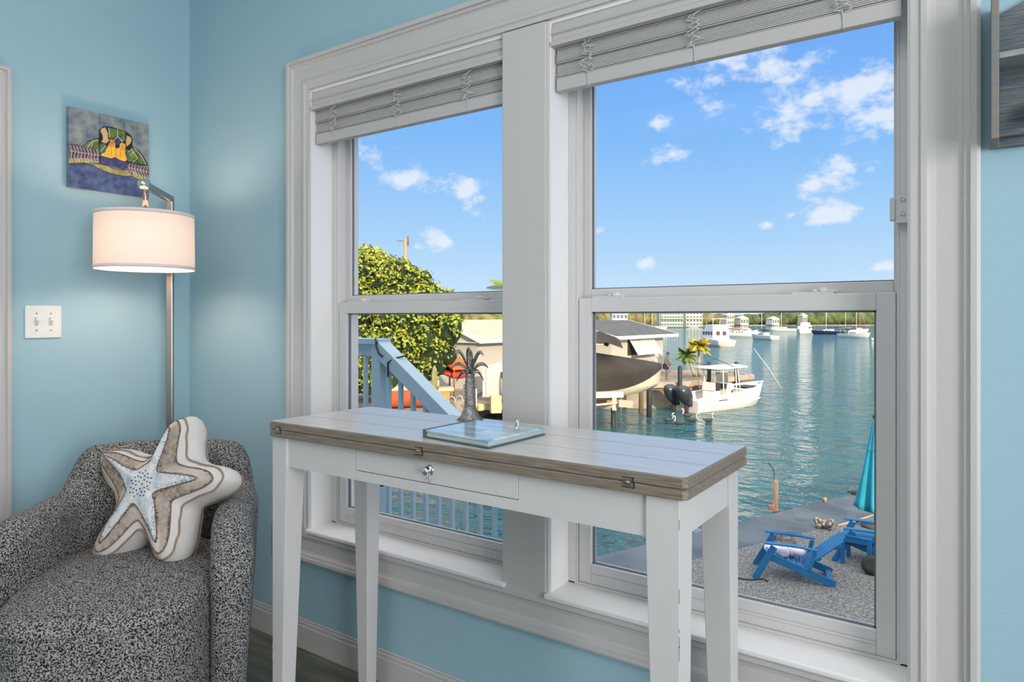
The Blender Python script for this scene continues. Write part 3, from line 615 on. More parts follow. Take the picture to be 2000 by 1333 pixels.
def shell_path():
    pts = []
    Lf = .30                      # arms run forward this far
    n1_ = 14
    for i in range(n1_): t = i / n1_; pts.append((Vector((-HW - .05 * (1 - t) ** 1.6, Lf * (1 - t), 0)), Lf * t))
    n2_ = 40
    for i in range(n2_ + 1):
        a = math.pi + math.pi * i / n2_
        ca, sa = math.cos(a), math.sin(a); e = .95
        pts.append((Vector((HW * math.copysign(abs(ca) ** e, ca), .325 * math.copysign(abs(sa) ** e, sa), 0)), None))
    for i in range(1, n1_ + 1): t = i / n1_; pts.append((Vector((HW + .05 * t ** 1.6, Lf * t, 0)), None))
    return [p for p, _ in pts]
pp = shell_path(); rows = []
tot = [0]
for a, b in zip(pp[:-1], pp[1:]): tot.append(tot[-1] + (b - a).length)
Lt = tot[-1]
def sstep(a, b, x): x = max(0, min(1, (x - a) / (b - a))); return x * x * (3 - 2 * x)
for i, p in enumerate(pp):
    e = min(tot[i], Lt - tot[i])
    d = (pp[min(i + 1, len(pp) - 1)] - pp[max(0, i - 1)]).normalized(); nrm = Vector((-d.y, d.x, 0))       # points inward
    if nrm.dot(-p) < 0 and abs(p.y) < .2: nrm = -nrm
    cen = Vector((0, .05, 0)) - p
    if nrm.dot(Vector((-p.x, 0, 0)) if p.y > 0 else cen) < 0: nrm = -nrm
    zt = .625 + .02 * sstep(.0, .2, e) + .13 * sstep(.46, .57, e)
    rr_ = .20
    if e < rr_: q = 1 - e / rr_; zt -= .15 * (1 - math.sqrt(max(0, 1 - q * q)))
    th = TH
    if e < .055: q = 1 - e / .055; th = TH * max(.05, math.sqrt(max(0, 1 - q * q)))
    mid = p + nrm * TH / 2; r_ = min(th / 2, .055)
    lean = -.03 * sstep(.3, .55, e)         # the back leans outward towards its top
    row = []
    prof_ = [(-th / 2 * .9, .03), (-th / 2, .06), (-th / 2, .25), (-th / 2, .42), (-th / 2, zt - r_)]
    for k_ in range(1, 8):
        a = math.pi - math.pi * k_ / 8; prof_.append((th / 2 * math.cos(a), zt - r_ + r_ * math.sin(a)))
    prof_ += [(th / 2, zt - r_), (th / 2, .42), (th / 2, .30), (th / 2, .06), (th / 2 * .9, .03)]
    for o_, z in prof_: row.append(mid + nrm * (o_ + (.035 * max(0, 1 - z / .55) if o_ < 0 else 0) + lean * (z / .75) ** 2 * (1 if True else 0)) + Vector((0, 0, z)))
    rows.append(row)
obj('barrel_back', MB().loft(rows, closed=True, cap0=True, cap1=True), TWEED, ch, local=True, subd=1)
# seat: fills the barrel and bows out in front
def seat_outline(grow=0):
    pts = []
    for i in range(64):
        a = 2 * math.pi * i / 64; ca, sa = math.cos(a), math.sin(a)
        if sa >= 0: x = (.258 + grow) * math.copysign(abs(ca) ** .55, ca) * 1.0; y = .10 + (.355 + grow) * abs(sa) ** .75
        else: x = (.258 + grow) * math.copysign(abs(ca) ** .9, ca); y = .10 - (.31 + grow) * abs(sa) ** .9
        pts.append((x, y))
    return pts
SZ = .475; rows = []
for g, z in ((-.02, .03), (-.004, .05), (0, .10), (.002, .25), (.002, SZ - .045), (0, SZ - .028), (-.008, SZ - .012), (-.022, SZ - .002), (-.05, SZ + .003)):
    rows.append([(x, y, z - (.012 * max(0, y - .2) / .25 if z > .3 else 0)) for x, y in seat_outline(g)])
for f in (.75, .5, .25, .02): rows.append([(x * f, .1 + (y - .1) * f, SZ + .004 + .012 * (1 - f * f) - .012 * max(0, (.1 + (y - .1) * f) - .2) / .25) for x, y in seat_outline(-.05)])
obj('seat', MB().loft(rows, closed=True, cap0=True, cap1=True), TWEED, ch, local=True)
obj('seat_seam', MB().tube([(x, y, SZ - .026 - .012 * max(0, y - .2) / .25) for x, y in seat_outline(.0015)], .003, 6, closed=True), TWEED, ch, local=True)
obj('swivel_base', MB().lathe([(.0, 0), (.24, 0), (.24, .03), (0, .03)], (0, .02, 0), 32), BLACK, ch, local=True)

# ---- starfish cushion
N0 = (Vector((*DV, 0)) * -.90 + Vector((*RV, 0)) * -.30 + Vector((0, 0, .36))).normalized()
P0 = at(255, 1089, 2.0)
def onP(px, py, off=0):
    v = ray(px, py); o = Vector((0, 0, ZC)); return o + v * ((P0 + N0 * off - o).dot(N0) / v.dot(N0))
Zs = lambda x, y: (170 + x / 4.3, 800 + y / 4.3)
outer = [(820, 80), (850, 150), (838, 260), (850, 400), (930, 455), (1060, 480), (1130, 520), (1140, 600), (1060, 680), (930, 740), (815, 800), (790, 900), (775, 1010), (755, 1120), (700, 1225), (630, 1265), (570, 1200), (520, 1080), (470, 1010), (400, 1040), (300, 1140), (190, 1225), (90, 1240), (60, 1170), (120, 1060), (200, 940), (250, 830), (245, 720), (190, 620), (125, 490), (140, 380), (240, 340), (350, 355), (450, 395), (545, 405), (620, 330), (690, 190), (760, 100)]
inner = [(735, 165), (728, 230), (690, 350), (632, 518), (700, 545), (800, 555), (900, 568), (960, 590), (900, 615), (810, 640), (610, 705), (612, 780), (622, 880), (628, 980), (634, 1060), (622, 1110), (595, 1070), (560, 980), (450, 800), (390, 850), (320, 940), (240, 1040), (170, 1120), (168, 1080), (215, 970), (300, 840), (378, 700), (372, 650), (320, 540), (200, 410), (200, 400), (270, 430), (350, 480), (430, 515), (480, 512), (600, 420), (680, 240), (715, 180)]
cen_ = (520, 640)
SP = 5
def loop3(pts2, off=0.0): return smooth_loop([onP(*Zs(x, y), off) for x, y in pts2], SP)
Lo = loop3(outer); Li = loop3(inner); Cn = onP(*Zs(*cen_))
n = len(Lo); THK = .085
def lerp(A_, B2, t, off): return [a.lerp(b, t) + N0 * off for a, b in zip(A_, B2)]
def toC(A_, t, off): return [a.lerp(Cn, t) + N0 * off for a in A_]
cs = thing('starfish_cushion', 'starfish-shaped embroidered cushion propped on the grey armchair seat', 'cushion', P0)
WCL = mat('cream_cushion_cloth', (.72, .69, .66), .9, bump=.0012, bscale=60)
WST = mat('white_embroidered_star', (.78, .78, .80), .9, col2=(.42, .52, .64), nscale=34, contrast=(.52, .72), bump=.0015, bscale=120)
BRS = mat('brown_stitched_band', (.15, .10, .07), .9, col2=(.42, .34, .28), nscale=75, stretch=(1, 1, 1), contrast=(.40, .60), bump=.002, bscale=120)
ROP = mat('brown_cord_trim', (.33, .24, .17), .85)
BRDR = mat('white_border_cloth', (.72, .68, .67), .9, bump=.001, bscale=90)
m = MB()
m.loft([[p - N0 * 0 for p in Lo], lerp(Lo, Li, .10, .004), lerp(Lo, Li, .32, .012)], 0, closed=True)
m.loft([lerp(Lo, Li, .32, .012), lerp(Lo, Li, .45, .0155), lerp(Lo, Li, .75, .020), lerp(Lo, Li, 1.0, .023)], 1, closed=True)
m.loft([lerp(Lo, Li, 1.0, .023), toC(Li, .25, .027), toC(Li, .5, .030), toC(Li, .75, .031), toC(Li, .999, .0315)], 2, closed=True)
obj('front_panel', m, [BRDR, BRS, WST], cs)
sgr = MB(); cc = [Cn.lerp(p, 1.03) for p in Lo]
back = [p - N0 * THK for p in Lo]
sgr.loft([Lo, [a.lerp(b, .25) + (a - Cn).normalized() * .012 for a, b in zip(Lo, back)], [a.lerp(b, .5) + (a - Cn).normalized() * .016 for a, b in zip(Lo, back)], [a.lerp(b, .78) + (a - Cn).normalized() * .011 for a, b in zip(Lo, back)], back, [p.lerp(Cn - N0 * THK, .35) - N0 * .012 for p in back], [p.lerp(Cn - N0 * THK, .999) - N0 * .016 for p in back]], 0, closed=True)
obj('side_gusset', sgr, WCL, cs)
def wob(A_, off, amp, fr_): return [a + N0 * (off + amp * math.sin(i * fr_)) + (a - Cn).normalized() * amp * math.cos(i * fr_ * .7) for i, a in enumerate(A_)]
tr = MB(); tr.tube(wob(Lo, .002, .0018, .9), .0032, 6, closed=True)
obj('edge_piping', tr, ROP, cs)
obj('edge_piping', MB().tube(wob(back, -.002, .0018, .8), .003, 6, closed=True), ROP, cs)
tr = MB(); tr.tube(lerp(Lo, Li, .32, .0135), .0016, 5, closed=True); tr.tube(lerp(Lo, Li, .99, .024), .0014, 5, closed=True)
obj('couched_cord', tr, mat('dark_brown_cord', (.20, .13, .10), .85), cs)
hs = MB(); rh = random.Random(5)
for i in range(0, n, 1):
    for q in range(2):
        a = Lo[i].lerp(Lo[(i + 1) % n], q / 2); b = Li[i].lerp(Li[(i + 1) % n], q / 2)
        if (a - b).length < .012: continue
        s0, s1 = rh.uniform(.36, .44), rh.uniform(.82, .93); o_ = lambda s: .0125 + .0115 * (s - .32) / .68
        hs.tube([a.lerp(b, s0) + N0 * (o_(s0) + .0008), a.lerp(b, (s0 + s1) / 2) + N0 * (o_((s0 + s1) / 2) + .0016), a.lerp(b, s1) + N0 * (o_(s1) + .001)], .0009, 4, caps=False)
obj('ribbon_stitching', hs, mat('pale_ribbon_thread', (.72, .64, .57), .8), cs)
eu = (onP(300, 900) - onP(290, 900)).normalized(); ev = N0.cross(eu)
be = MB()
for i in range(34):
    a = i * 2.4; r = .005 + .0062 * math.sqrt(i) ; p = Cn + eu * r * math.cos(a) + ev * r * math.sin(a) + N0 * .0325
    be.ball(p, .0021, n=6)
obj('bead_cluster', be, mat('dark_blue_beads', (.02, .025, .06), .3), cs)
bl = MB()
for i in range(0, n, 2):
    p = Li[i]
    if (p - Cn).length < .06: continue
    for t in (.06, .22, .36, .5):
        s = p.lerp(Cn, t + rh.uniform(-.05, .05)); bl.ball(s + N0 * .0265 + eu * rh.uniform(-.003, .003), .0016, n=5, sc_=(1.6, 1, .7))
obj('blue_sequins', bl, mat('slate_blue_thread', (.14, .26, .42), .6), cs)
# ------------------------------------------------------------------ outside: our own house round the room
CLAD = mat('pale_exterior_cladding', (.55, .60, .62), .8)
w = MB()
w.box(-6.5, 15, -9, YB - .02, GZ - 2, -.13); w.box(XR + .16, 15, -9, YO, -.12, 2.95); w.box(-6.5, XL - .16, -9, YB, -.12, 2.95); w.box(XL - .16, XR + .16, -9, YF - .16, -.12, 2.95)
w.box(XL - .16, XR + .16, YF - .16, YO, 2.91, 2.95)
struct('wall_outer', w, CLAD)
rf = MB(); rf.hexa([(-7, -9.6, 2.96), (15.6, -9.6, 2.96), (15.6, 2.2, 2.96), (-7, 2.2, 2.96)], [(-3, -4, 4.9), (12, -4, 4.9), (12, -3.6, 4.9), (-3, -3.6, 4.9)])
struct('roof_outer', rf, mat('grey_shingle', (.16, .16, .17), .9))

# ---- water
WAT = bpy.data.materials.new('sea_water'); WAT.use_nodes = True; t = WAT.node_tree; b = t.nodes['Principled BSDF']; ln = t.links.new
b.inputs['Roughness'].default_value = .05; b.inputs['IOR'].default_value = 1.33; b.inputs['Base Color'].default_value = (.018, .105, .13, 1); b.inputs['Specular IOR Level'].default_value = .5
g = t.nodes.new('ShaderNodeNewGeometry'); mpg = t.nodes.new('ShaderNodeMapping'); mpg.inputs['Rotation'].default_value = (0, 0, -yaw); mpg.inputs['Scale'].default_value = (.55, 1.0, 1); ln(g.outputs['Position'], mpg.inputs['Vector'])
hs_ = None
for scl, amt, det in ((.35, .60, 2), (1.1, .50, 3), (3.2, .22, 3)):
    n_ = t.nodes.new('ShaderNodeTexNoise'); n_.inputs['Scale'].default_value = scl; n_.inputs['Detail'].default_value = det; n_.inputs['Distortion'].default_value = .4; ln(mpg.outputs[0], n_.inputs['Vector'])
    q = t.nodes.new('ShaderNodeMath'); q.operation = 'MULTIPLY'; q.inputs[1].default_value = amt; ln(n_.outputs['Fac'], q.inputs[0])
    if hs_ is None: hs_ = q
    else: s_ = t.nodes.new('ShaderNodeMath'); s_.operation = 'ADD'; ln(hs_.outputs[0], s_.inputs[0]); ln(q.outputs[0], s_.inputs[1]); hs_ = s_
bp = t.nodes.new('ShaderNodeBump'); bp.inputs['Distance'].default_value = 1.0; bp.inputs['Strength'].default_value = 1; ln(hs_.outputs[0], bp.inputs['Height']); ln(bp.outputs[0], b.inputs['Normal'])
wm = MB().box(-1500, 1500, 1.8, 2600, WZ - 1.5, WZ)
tag(obj('sea_water', wm, WAT), 'choppy blue-green bay water stretching from the patio edge to the far shore', 'water', kind='stuff')

# ---- near patio: gravel, concrete cap, sea wall
GRAV = mat('pale_pea_gravel', (.07, .08, .083), .95, col2=(.27, .275, .27), nscale=30, detail=5, contrast=(.36, .64), bump=.02, bscale=30)
CONC = mat('blue_grey_wet_concrete', (.065, .088, .11), .7, col2=(.115, .14, .165), nscale=1.3, detail=6, bump=.004, bscale=12)
E0, E1 = onZ(1160, 1089, GZ), onZ(1666, 966, GZ); I0, I1 = onZ(1453, 1070, GZ), onZ(1714, 1006, GZ)
de = (E1 - E0).normalized(); di = (I1 - I0).normalized()
ea, eb = E0 - de * 12, E1 + de * 16; ia, ib = I0 - di * 14, I1 + di * 16
down = Vector((0, 0, -2.6))
struct('patio_edge', MB().prism([ea, eb, ib, ia], down), CONC)
struct('gravel_ground', MB().prism([ia, ib, ib - Vector((-2, 14, 0)), Vector((16, -8, GZ)), Vector((-6.5, -8, GZ)), Vector((-6.5, ia.y, GZ))], down), GRAV)

# ---- land across the canal and the concrete dock running out from it
SAND = mat('tan_packed_ground', (.20, .165, .13), .95, col2=(.37, .32, .26), nscale=.9, detail=7)
SEAW = mat('stained_sea_wall', (.11, .085, .065), .85, col2=(.27, .22, .17), nscale=.8, stretch=(1, 1, 2.2), detail=7)
lp = [CF(w_, r_, GZ) for w_, r_ in ((27, -60), (27, -6), (32.5, -2), (39.3, -1.2), (40.5, 9.9), (46.2, 16.2), (48.8, 15.6), (49.6, 10.6), (60, 9.6), (85, -4), (85, -60))]
struct('far_bank', MB().prism(lp, (0, 0, -2.4)), [SAND])
dk = MB(); ed = [CF(w_, r_, 0) for w_, r_ in ((39.3, -1.2), (40.5, 9.9), (46.2, 16.2), (48.8, 15.6), (49.6, 10.8))]
for a, b2 in zip(ed[:-1], ed[1:]):
    a = a.copy(); b2 = b2.copy(); a.z = b2.z = GZ - .10; dk.bar(a, b2, .45, .30)
obj('dock_curb', dk, mat('tan_dock_concrete', (.34, .27, .21), .85, col2=(.46, .40, .34), nscale=1.2)) ; bpy.data.objects['dock_curb']['kind'] = 'structure'
obj_ = obj('sea_wall', MB().prism([CF(40.3, -1, GZ - .22), CF(40.45, 9.9, GZ - .22), CF(46.1, 16.15, GZ - .22), CF(46.5, 15.8, GZ - .22), CF(41, 10, GZ - .22), CF(41, -1, GZ - .22)], (0, 0, -2.3)), SEAW); obj_['kind'] = 'structure'

def dirang(w_, r_): v = CF(w_, r_, 0); return math.atan2(v.y, v.x)
UD = (.81, .586); VD = (.586, -.81)
def house(name, label, cat, w0, r0, L_, half, rise, roofm, wallm, wu0, wu1, inset=.65):
    t = thing(name, label, cat, CF(w0, r0, GZ))
    ze = -.04
    def Q(u, v, z): return CF(w0 + UD[0] * u + VD[0] * v, r0 + UD[1] * u + VD[1] * v, z)
    D = 2 * half
    wl = MB(); pts = [Q(wu0, inset, GZ - .02), Q(wu1, inset, GZ - .02), Q(wu1, D - inset, GZ - .02), Q(wu0, D - inset, GZ - .02)]
    wl.prism(pts, (0, 0, ze - GZ + .02))
    for u in (wu0, wu1): wl.prism([Q(u, inset, ze), Q(u, D - inset, ze), Q(u, half, ze + rise * (1 - inset / half))], Q(.05, 0, 0) - Q(0, 0, 0))
    obj('house_wall', wl, wallm, t)
    rf_ = MB()
    for v0, v1 in ((0, half), (D, half)):
        a = [Q(0, v0, ze + .10), Q(L_, v0, ze + .10), Q(L_, v1, ze + rise + .10), Q(0, v1, ze + rise + .10)]
        rf_.prism(a, (0, 0, -.05))
    obj('house_roof', rf_, roofm, t)
    fs = MB()
    for v in (0, D): fs.bar(Q(0, v, ze), Q(L_, v, ze), .05, .22)
    for u in (0, L_):
        for v in (0, D): fs.bar(Q(u, v, ze), Q(u, half, ze + rise), .05, .22)
    obj('fascia', fs, mat('white_exterior_trim', (.80, .79, .76), .6), t)
    obj('soffit', MB().prism([Q(.03, .03, ze - .08), Q(L_ - .03, .03, ze - .08), Q(L_ - .03, D - .03, ze - .08), Q(.03, D - .03, ze - .08)], (0, 0, .03)), mat('white_exterior_trim', (.80, .79, .76), .6), t)
    return t, Q
CRW = mat('cream_stucco', (.50, .485, .44), .85)
hb, Q = house('boathouse', 'low cream house with grey roof and propped-open shutter beyond the covered boat', 'house', 42, 6.4, 9.9, 4, 1.0, mat('grey_flat_shingles', (.07, .08, .085), .9, col2=(.11, .12, .125), nscale=2), CRW, .6, 8.6)
obj('window_opening', MB().prism([Q(2.9, .62, -1.25), Q(6.5, .62, -1.25), Q(6.5, .62, -.15), Q(2.9, .62, -.15)], Q(0, .05, 0) - Q(0, 0, 0)), GAP, hb)
shp_ = MB(); A0 = Q(2.9, .58, -.14); A1 = Q(6.5, .58, -.14); B0 = Q(3.0, -.05, -1.22); B1 = Q(6.6, -.05, -1.22)
shp_.prism([A0, A1, B1, B0], Q(0, -.04, 0) - Q(0, 0, 0))
su = obj('awning_shutter', shp_, mat('white_louvre_paint', (.62, .63, .58), .7), hb)
sl_ = MB()
for k_ in range(1, 22):
    f = k_ / 22; off_ = Q(0, -.07, 0) - Q(0, 0, 0); sl_.bar(A0.lerp(A1, f) + off_, B0.lerp(B1, f) + off_, .03, .03)
for f in (0, .5, 1): sl_.bar(A0.lerp(A1, f) + off_, B0.lerp(B1, f) + off_, .07, .06)
obj('shutter_slats', sl_, mat('white_exterior_trim', (.80, .79, .76), .6), su)
ha, Q = house('shed_house', 'white house with tan roof and sunlit end beside the big green tree', 'house', 36, -1.67, 6.0, 2.6, 1.05, mat('tan_shingles', (.46, .38, .30), .9, col2=(.52, .44, .35), nscale=2), CRW, .35, 5.6, .5)

# ---- things on the far bank, seen through the left window
def G(w_, r_): return CF(w_, r_, GZ)
pl_ = G(28.6, (848.5 - 1000) / F * 28.6)
tag(obj('mooring_post', MB().lathe([(0, -.05), (.125, -.05), (.12, 1.55), (.09, 1.72), (.03, 1.86), (0, 1.88)], pl_, 14), mat('green_weathered_post', (.20, .20, .07), .9, col2=(.36, .34, .16), nscale=9, stretch=(1, 1, .3))), 'greenish wooden post with a pointed top in front of the orange kayak rack', 'post')
# orange kayak rack
kw, kr = 33.5, (882 - 1000) / F * 33.5
kk = thing('kayak_rack', 'tilted orange canopy rack standing between the green tree and the white house', 'rack', G(kw, kr))
pA, pB = at(861, 690, 34), at(905, 722, 32.4); cr = CF(.9, .9, 0)
obj('orange_canopy', MB().prism([pA - cr * .5, pB - cr * .5, pB + cr * .5, pA + cr * .5], (0, 0, .09)), mat('orange_canvas', (.80, .16, .03), .8), kk)
ps = MB()
for p in (pA - cr * .45, pB - cr * .45, pB + cr * .45, pA + cr * .45): obj('leg', MB().tube([p, Vector((p.x, p.y, GZ))], .04, 6), mat('rusty_steel', (.3, .12, .05), .8), kk)
def kayak(mt, label, px, py, w_, L_, ang):
    m_ = MB(); rows_ = []
    for i in range(13):
        q = i / 12 * 2 - 1; rr_ = .34 * (1 - abs(q) ** 2.4) + .01
        rows_.append([(q * L_ / 2, rr_ * math.cos(a), .22 * (rr_ / .34) * math.sin(a) + .10 * q * q) for a in [2 * math.pi * j / 10 for j in range(10)]])
    m_.loft(rows_, closed=True, cap0=True, cap1=True)
    o = obj('kayak', m_, mt); o.location = at(px, py, w_); o.rotation_euler = (R(8), 0, ang); tag(o, label, 'kayak', 'kayaks on the orange rack'); return o
kayak(mat('blue_plastic', (.02, .05, .16), .5), 'dark blue kayak under the orange canopy', 878, 724, 33.3, 1.9, dirang(.4, .8))
kayak(mat('red_plastic', (.55, .05, .03), .5), 'red kayak under the low end of the orange canopy', 894, 731, 33.0, 1.7, dirang(.5, .7))
kayak(mat('grey_plastic', (.20, .21, .22), .5), 'grey kayak tucked beside the red one', 896, 722, 33.4, 1.4, dirang(.7, .5))
# orange dinghy with a beige tarpaulin
def hull(L_, B2, fs_, fb, draft, rake=.08, n_=13, tumble=.9, stern_w=.86):
    rows_ = []
    for i in range(n_):
        t_ = i / (n_ - 1); bw = B2 / 2 * (stern_w + (1 - stern_w) * min(1, t_ / .35)) * (1 - max(0, (t_ - .45) / .55) ** 2.3) + .004
        zt = fs_ + (fb - fs_) * t_ ** 1.6; x = (t_ - .5) * L_; xt = x + rake * L_ * max(0, t_ - .5) * 2
        dr2 = draft * (1 - max(0, (t_ - .75) / .25) ** 2)
        P = [(xt, bw, zt), (x + (xt - x) * .5, bw * tumble, zt * .38), (x, bw * .72, -dr2 * .35), (x, bw * .3, -dr2 * .85), (x, 0, -dr2)]
        rows_.append(P + [(a, -b3, c) for a, b3, c in reversed(P[:-1])])
    return rows_
def deck(rows_, dz=-.02, inset=.96):
    return [[(r_[0][0], r_[0][1] * inset, r_[0][2] + dz), (r_[0][0], 0, r_[0][2] + dz + .02), (r_[-1][0], r_[-1][1] * inset, r_[-1][2] + dz)] for r_ in rows_]
def boat_thing(name, label, cat, px, w_, ang, z=WZ, group=None):
    p = CF(w_, (px - 1000) / F * w_, z); return thing(name, label, cat, p, rz=ang, group=group)
WHT = mat('white_gelcoat', (.80, .78, .74), .25, spec=.5)
WHD = mat('white_deck_paint', (.72, .70, .66), .6)
dn = boat_thing('dinghy', 'orange-red dinghy with a beige tarp behind the stair railing', 'boat', 800, 29.3, dirang(.25, .95), z=GZ + .22)
hr = hull(2.2, .9, .62, .72, .18)
obj('hull', MB().loft(hr, cap0=True, cap1=True), mat('orange_red_hull', (.50, .10, .04), .5), dn, local=True)
obj('tarpaulin', MB().loft([[(a[0][0], a[0][1] * 1.06, a[0][2] - .05), (a[0][0], a[0][1] * .7, a[0][2] + .16), (a[0][0], 0, a[0][2] + .24), (a[0][0], -a[0][1] * .7, a[0][2] + .16), (a[0][0], -a[0][1] * 1.06, a[0][2] - .05)] for a in hr]), mat('beige_tarp', (.62, .50, .36), .8), dn, local=True)
bx = G(30.4, (862 - 1000) / F * 30.4); ob = thing('dock_box', 'orange dock box with a beige lid beside the greenish post', 'box', bx, rz=dirang(.3, .95))
obj('box_body', MB().box(-.32, .32, -.3, .3, 0, .62), mat('orange_box_paint', (.72, .26, .07), .7), ob, local=True)
obj('lid', MB().box(-.36, .5, -.35, .35, .62, .78), mat('beige_tarp', (.62, .50, .36), .8), ob, local=True, bevel=.02)
for k_, px in enumerate((882, 897)):
    p = G(29.6 + .3 * k_, (px - 1000) / F * (29.6 + .3 * k_)); a = CF(.0, .16, 0)
    hp = [p - a + Vector((0, 0, -.75)), p - a + Vector((0, 0, .25)), p - a * .7 + Vector((0, 0, .40)), p + Vector((0, 0, .46)), p + a * .7 + Vector((0, 0, .40)), p + a + Vector((0, 0, .25)), p + a + Vector((0, 0, -.1))]
    tag(obj('ladder_rail', MB().tube(hp, .022, 8), mat('pale_steel_tube', (.60, .58, .54), .4, .6)), ('left' if k_ == 0 else 'right') + ' hoop of the two pale dock ladder rails left of the palm figurine', 'ladder rail', 'dock ladder rails')
p = G(33.6, (962 - 1000) / F * 33.6)
sb = thing('storage_cabinet', 'pale grey lean-to cabinet against the sunlit white house', 'cabinet', p, rz=dirang(.0, 1))
obj('cabinet_body', MB().hexa([(-.48, -.3, 0), (1.2, -.3, 0), (1.2, .4, 0), (-.48, .4, 0)], [(-.48, -.3, 1.45), (1.2, -.3, 1.95), (1.2, .4, 1.95), (-.48, .4, 1.45)]), mat('pale_grey_panel', (.50, .53, .55), .7), sb, local=True)
obj('door_seam', MB().box(-.32, -.30, -.32, -.29, .02, 1.44), mat('grey_seam', (.25, .27, .28), .8), sb, local=True)
YW = mat('raw_yellow_timber', (.62, .44, .20), .85, col2=(.74, .60, .36), nscale=6)
for k_, (px, py, ww, hh, lb) in enumerate(((968, 790, .50, .80, 'sunlit timber crate at the water edge left of the mullion'), (936, 796, .26, .30, 'short sunlit timber block beside the thin white post'), (921, 798, .22, .36, 'lowest sunlit timber block beside the palm figurine trunk'))):
    c_ = at(px, py, 31.5); tag(obj('timber_crate', MB().box(-ww / 2, ww / 2, -.2, .2, -hh / 2, hh / 2, M=Matrix.Translation(c_) @ Matrix.Rotation(dirang(.2, .9) + k_ * .3, 4, 'Z')), YW, bevel=.03), lb, 'crate', 'timber crates by the sea wall')
p0 = at(930, 796, 31.2); tag(obj('thin_post', MB().tube([p0 - Vector((0, 0, .5)), p0 + Vector((0, 0, .85))], .035, 8), mat('pale_timber_post', (.66, .58, .46), .8)), 'thin pale post standing right of the palm figurine trunk', 'post')
struct('low_dock', MB().prism([CF(31.6, -3.4, GZ - .2), CF(33.5, 2.2, GZ - .2), CF(39, 2.2, GZ - .2), CF(39, -3, GZ - .2)], (0, 0, -.3)), mat('grey_brown_planks', (.20, .17, .14), .9, col2=(.34, .30, .25), nscale=3))

# utility pole
p = CF(60, (792 - 1000) / F * 60, GZ); up2 = thing('utility_pole', 'wooden utility pole with a short crossarm above the green tree', 'pole', p)
ztop = ZC + (HOR - 466) * 60 / F
obj('pole', MB().tube([p, Vector((p.x, p.y, ztop))], [.20, .16], 8), mat('pale_pole_wood', (.34, .27, .20), .9), up2)
a = CF(0, 1, 0); q = Vector((p.x, p.y, ztop - .25))
obj('crossarm', MB().bar(q - a * .75 + Vector((0, 0, .05)), q + a * .1, .09, .09), mat('dark_pole_wood', (.16, .14, .12), .9), up2)
obj('insulator', MB().tube([q + a * .22 - Vector((0, 0, .35)), q + a * .22 + Vector((0, 0, .45))], .08, 8), mat('dark_pole_wood', (.16, .14, .12), .9), up2)

# ---- foliage
LEAF = bpy.data.materials.new('sunlit_green_leaves'); LEAF.use_nodes = True; t = LEAF.node_tree; b = t.nodes['Principled BSDF']
g = t.nodes.new('ShaderNodeNewGeometry'); n_ = t.nodes.new('ShaderNodeTexNoise'); n_.inputs['Scale'].default_value = 5; n_.inputs['Detail'].default_value = 3; t.links.new(g.outputs['Position'], n_.inputs['Vector'])
r_ = t.nodes.new('ShaderNodeValToRGB'); r_.color_ramp.elements[0].position = .3; r_.color_ramp.elements[0].color = (.07, .12, .012, 1); r_.color_ramp.elements[1].position = .68; r_.color_ramp.elements[1].color = (.46, .50, .045, 1)
t.links.new(n_.outputs['Fac'], r_.inputs[0]); t.links.new(r_.outputs[0], b.inputs['Base Color']); b.inputs['Roughness'].default_value = .55
DLEAF = mat('shade_dark_foliage', (.015, .035, .010), .9)  # dark clump cores, painting in the shade between the leaves
def leaves(centres, per, size, seed):
    rg = np.random.default_rng(seed); V = []; Fc = []
    for (c, rad) in centres:
        n_ = int(per * rad * rad); d = rg.normal(size=(n_, 3)); d /= np.linalg.norm(d, axis=1)[:, None]; d[:, 2] = np.where(d[:, 2] < -.15, -d[:, 2], d[:, 2])
        pos = np.array(c) + d * rad * (rg.uniform(.82, 1.12, (n_, 1))) * np.array([1, 1, .95])
        nn = d + rg.normal(size=(n_, 3)) * .55; nn /= np.linalg.norm(nn, axis=1)[:, None]
        ref = rg.normal(size=(n_, 3)); a = np.cross(nn, ref); a /= np.linalg.norm(a, axis=1)[:, None]; b2 = np.cross(nn, a)
        s = size * rg.uniform(.6, 1.3, (n_, 1))
        V.append(np.stack([pos - a * s * .5, pos + b2 * s * .32, pos + a * s * .55 + nn * s * .12, pos - b2 * s * .32], 1).reshape(-1, 3))
    V = np.concatenate(V); m_ = MB(); m_.v = [tuple(v) for v in V]; k = len(V) // 4
    m_.f = [(4 * i, 4 * i + 1, 4 * i + 2, 4 * i + 3) for i in range(k)]; m_.m = [0] * k; m_.sm = [False] * k
    return m_
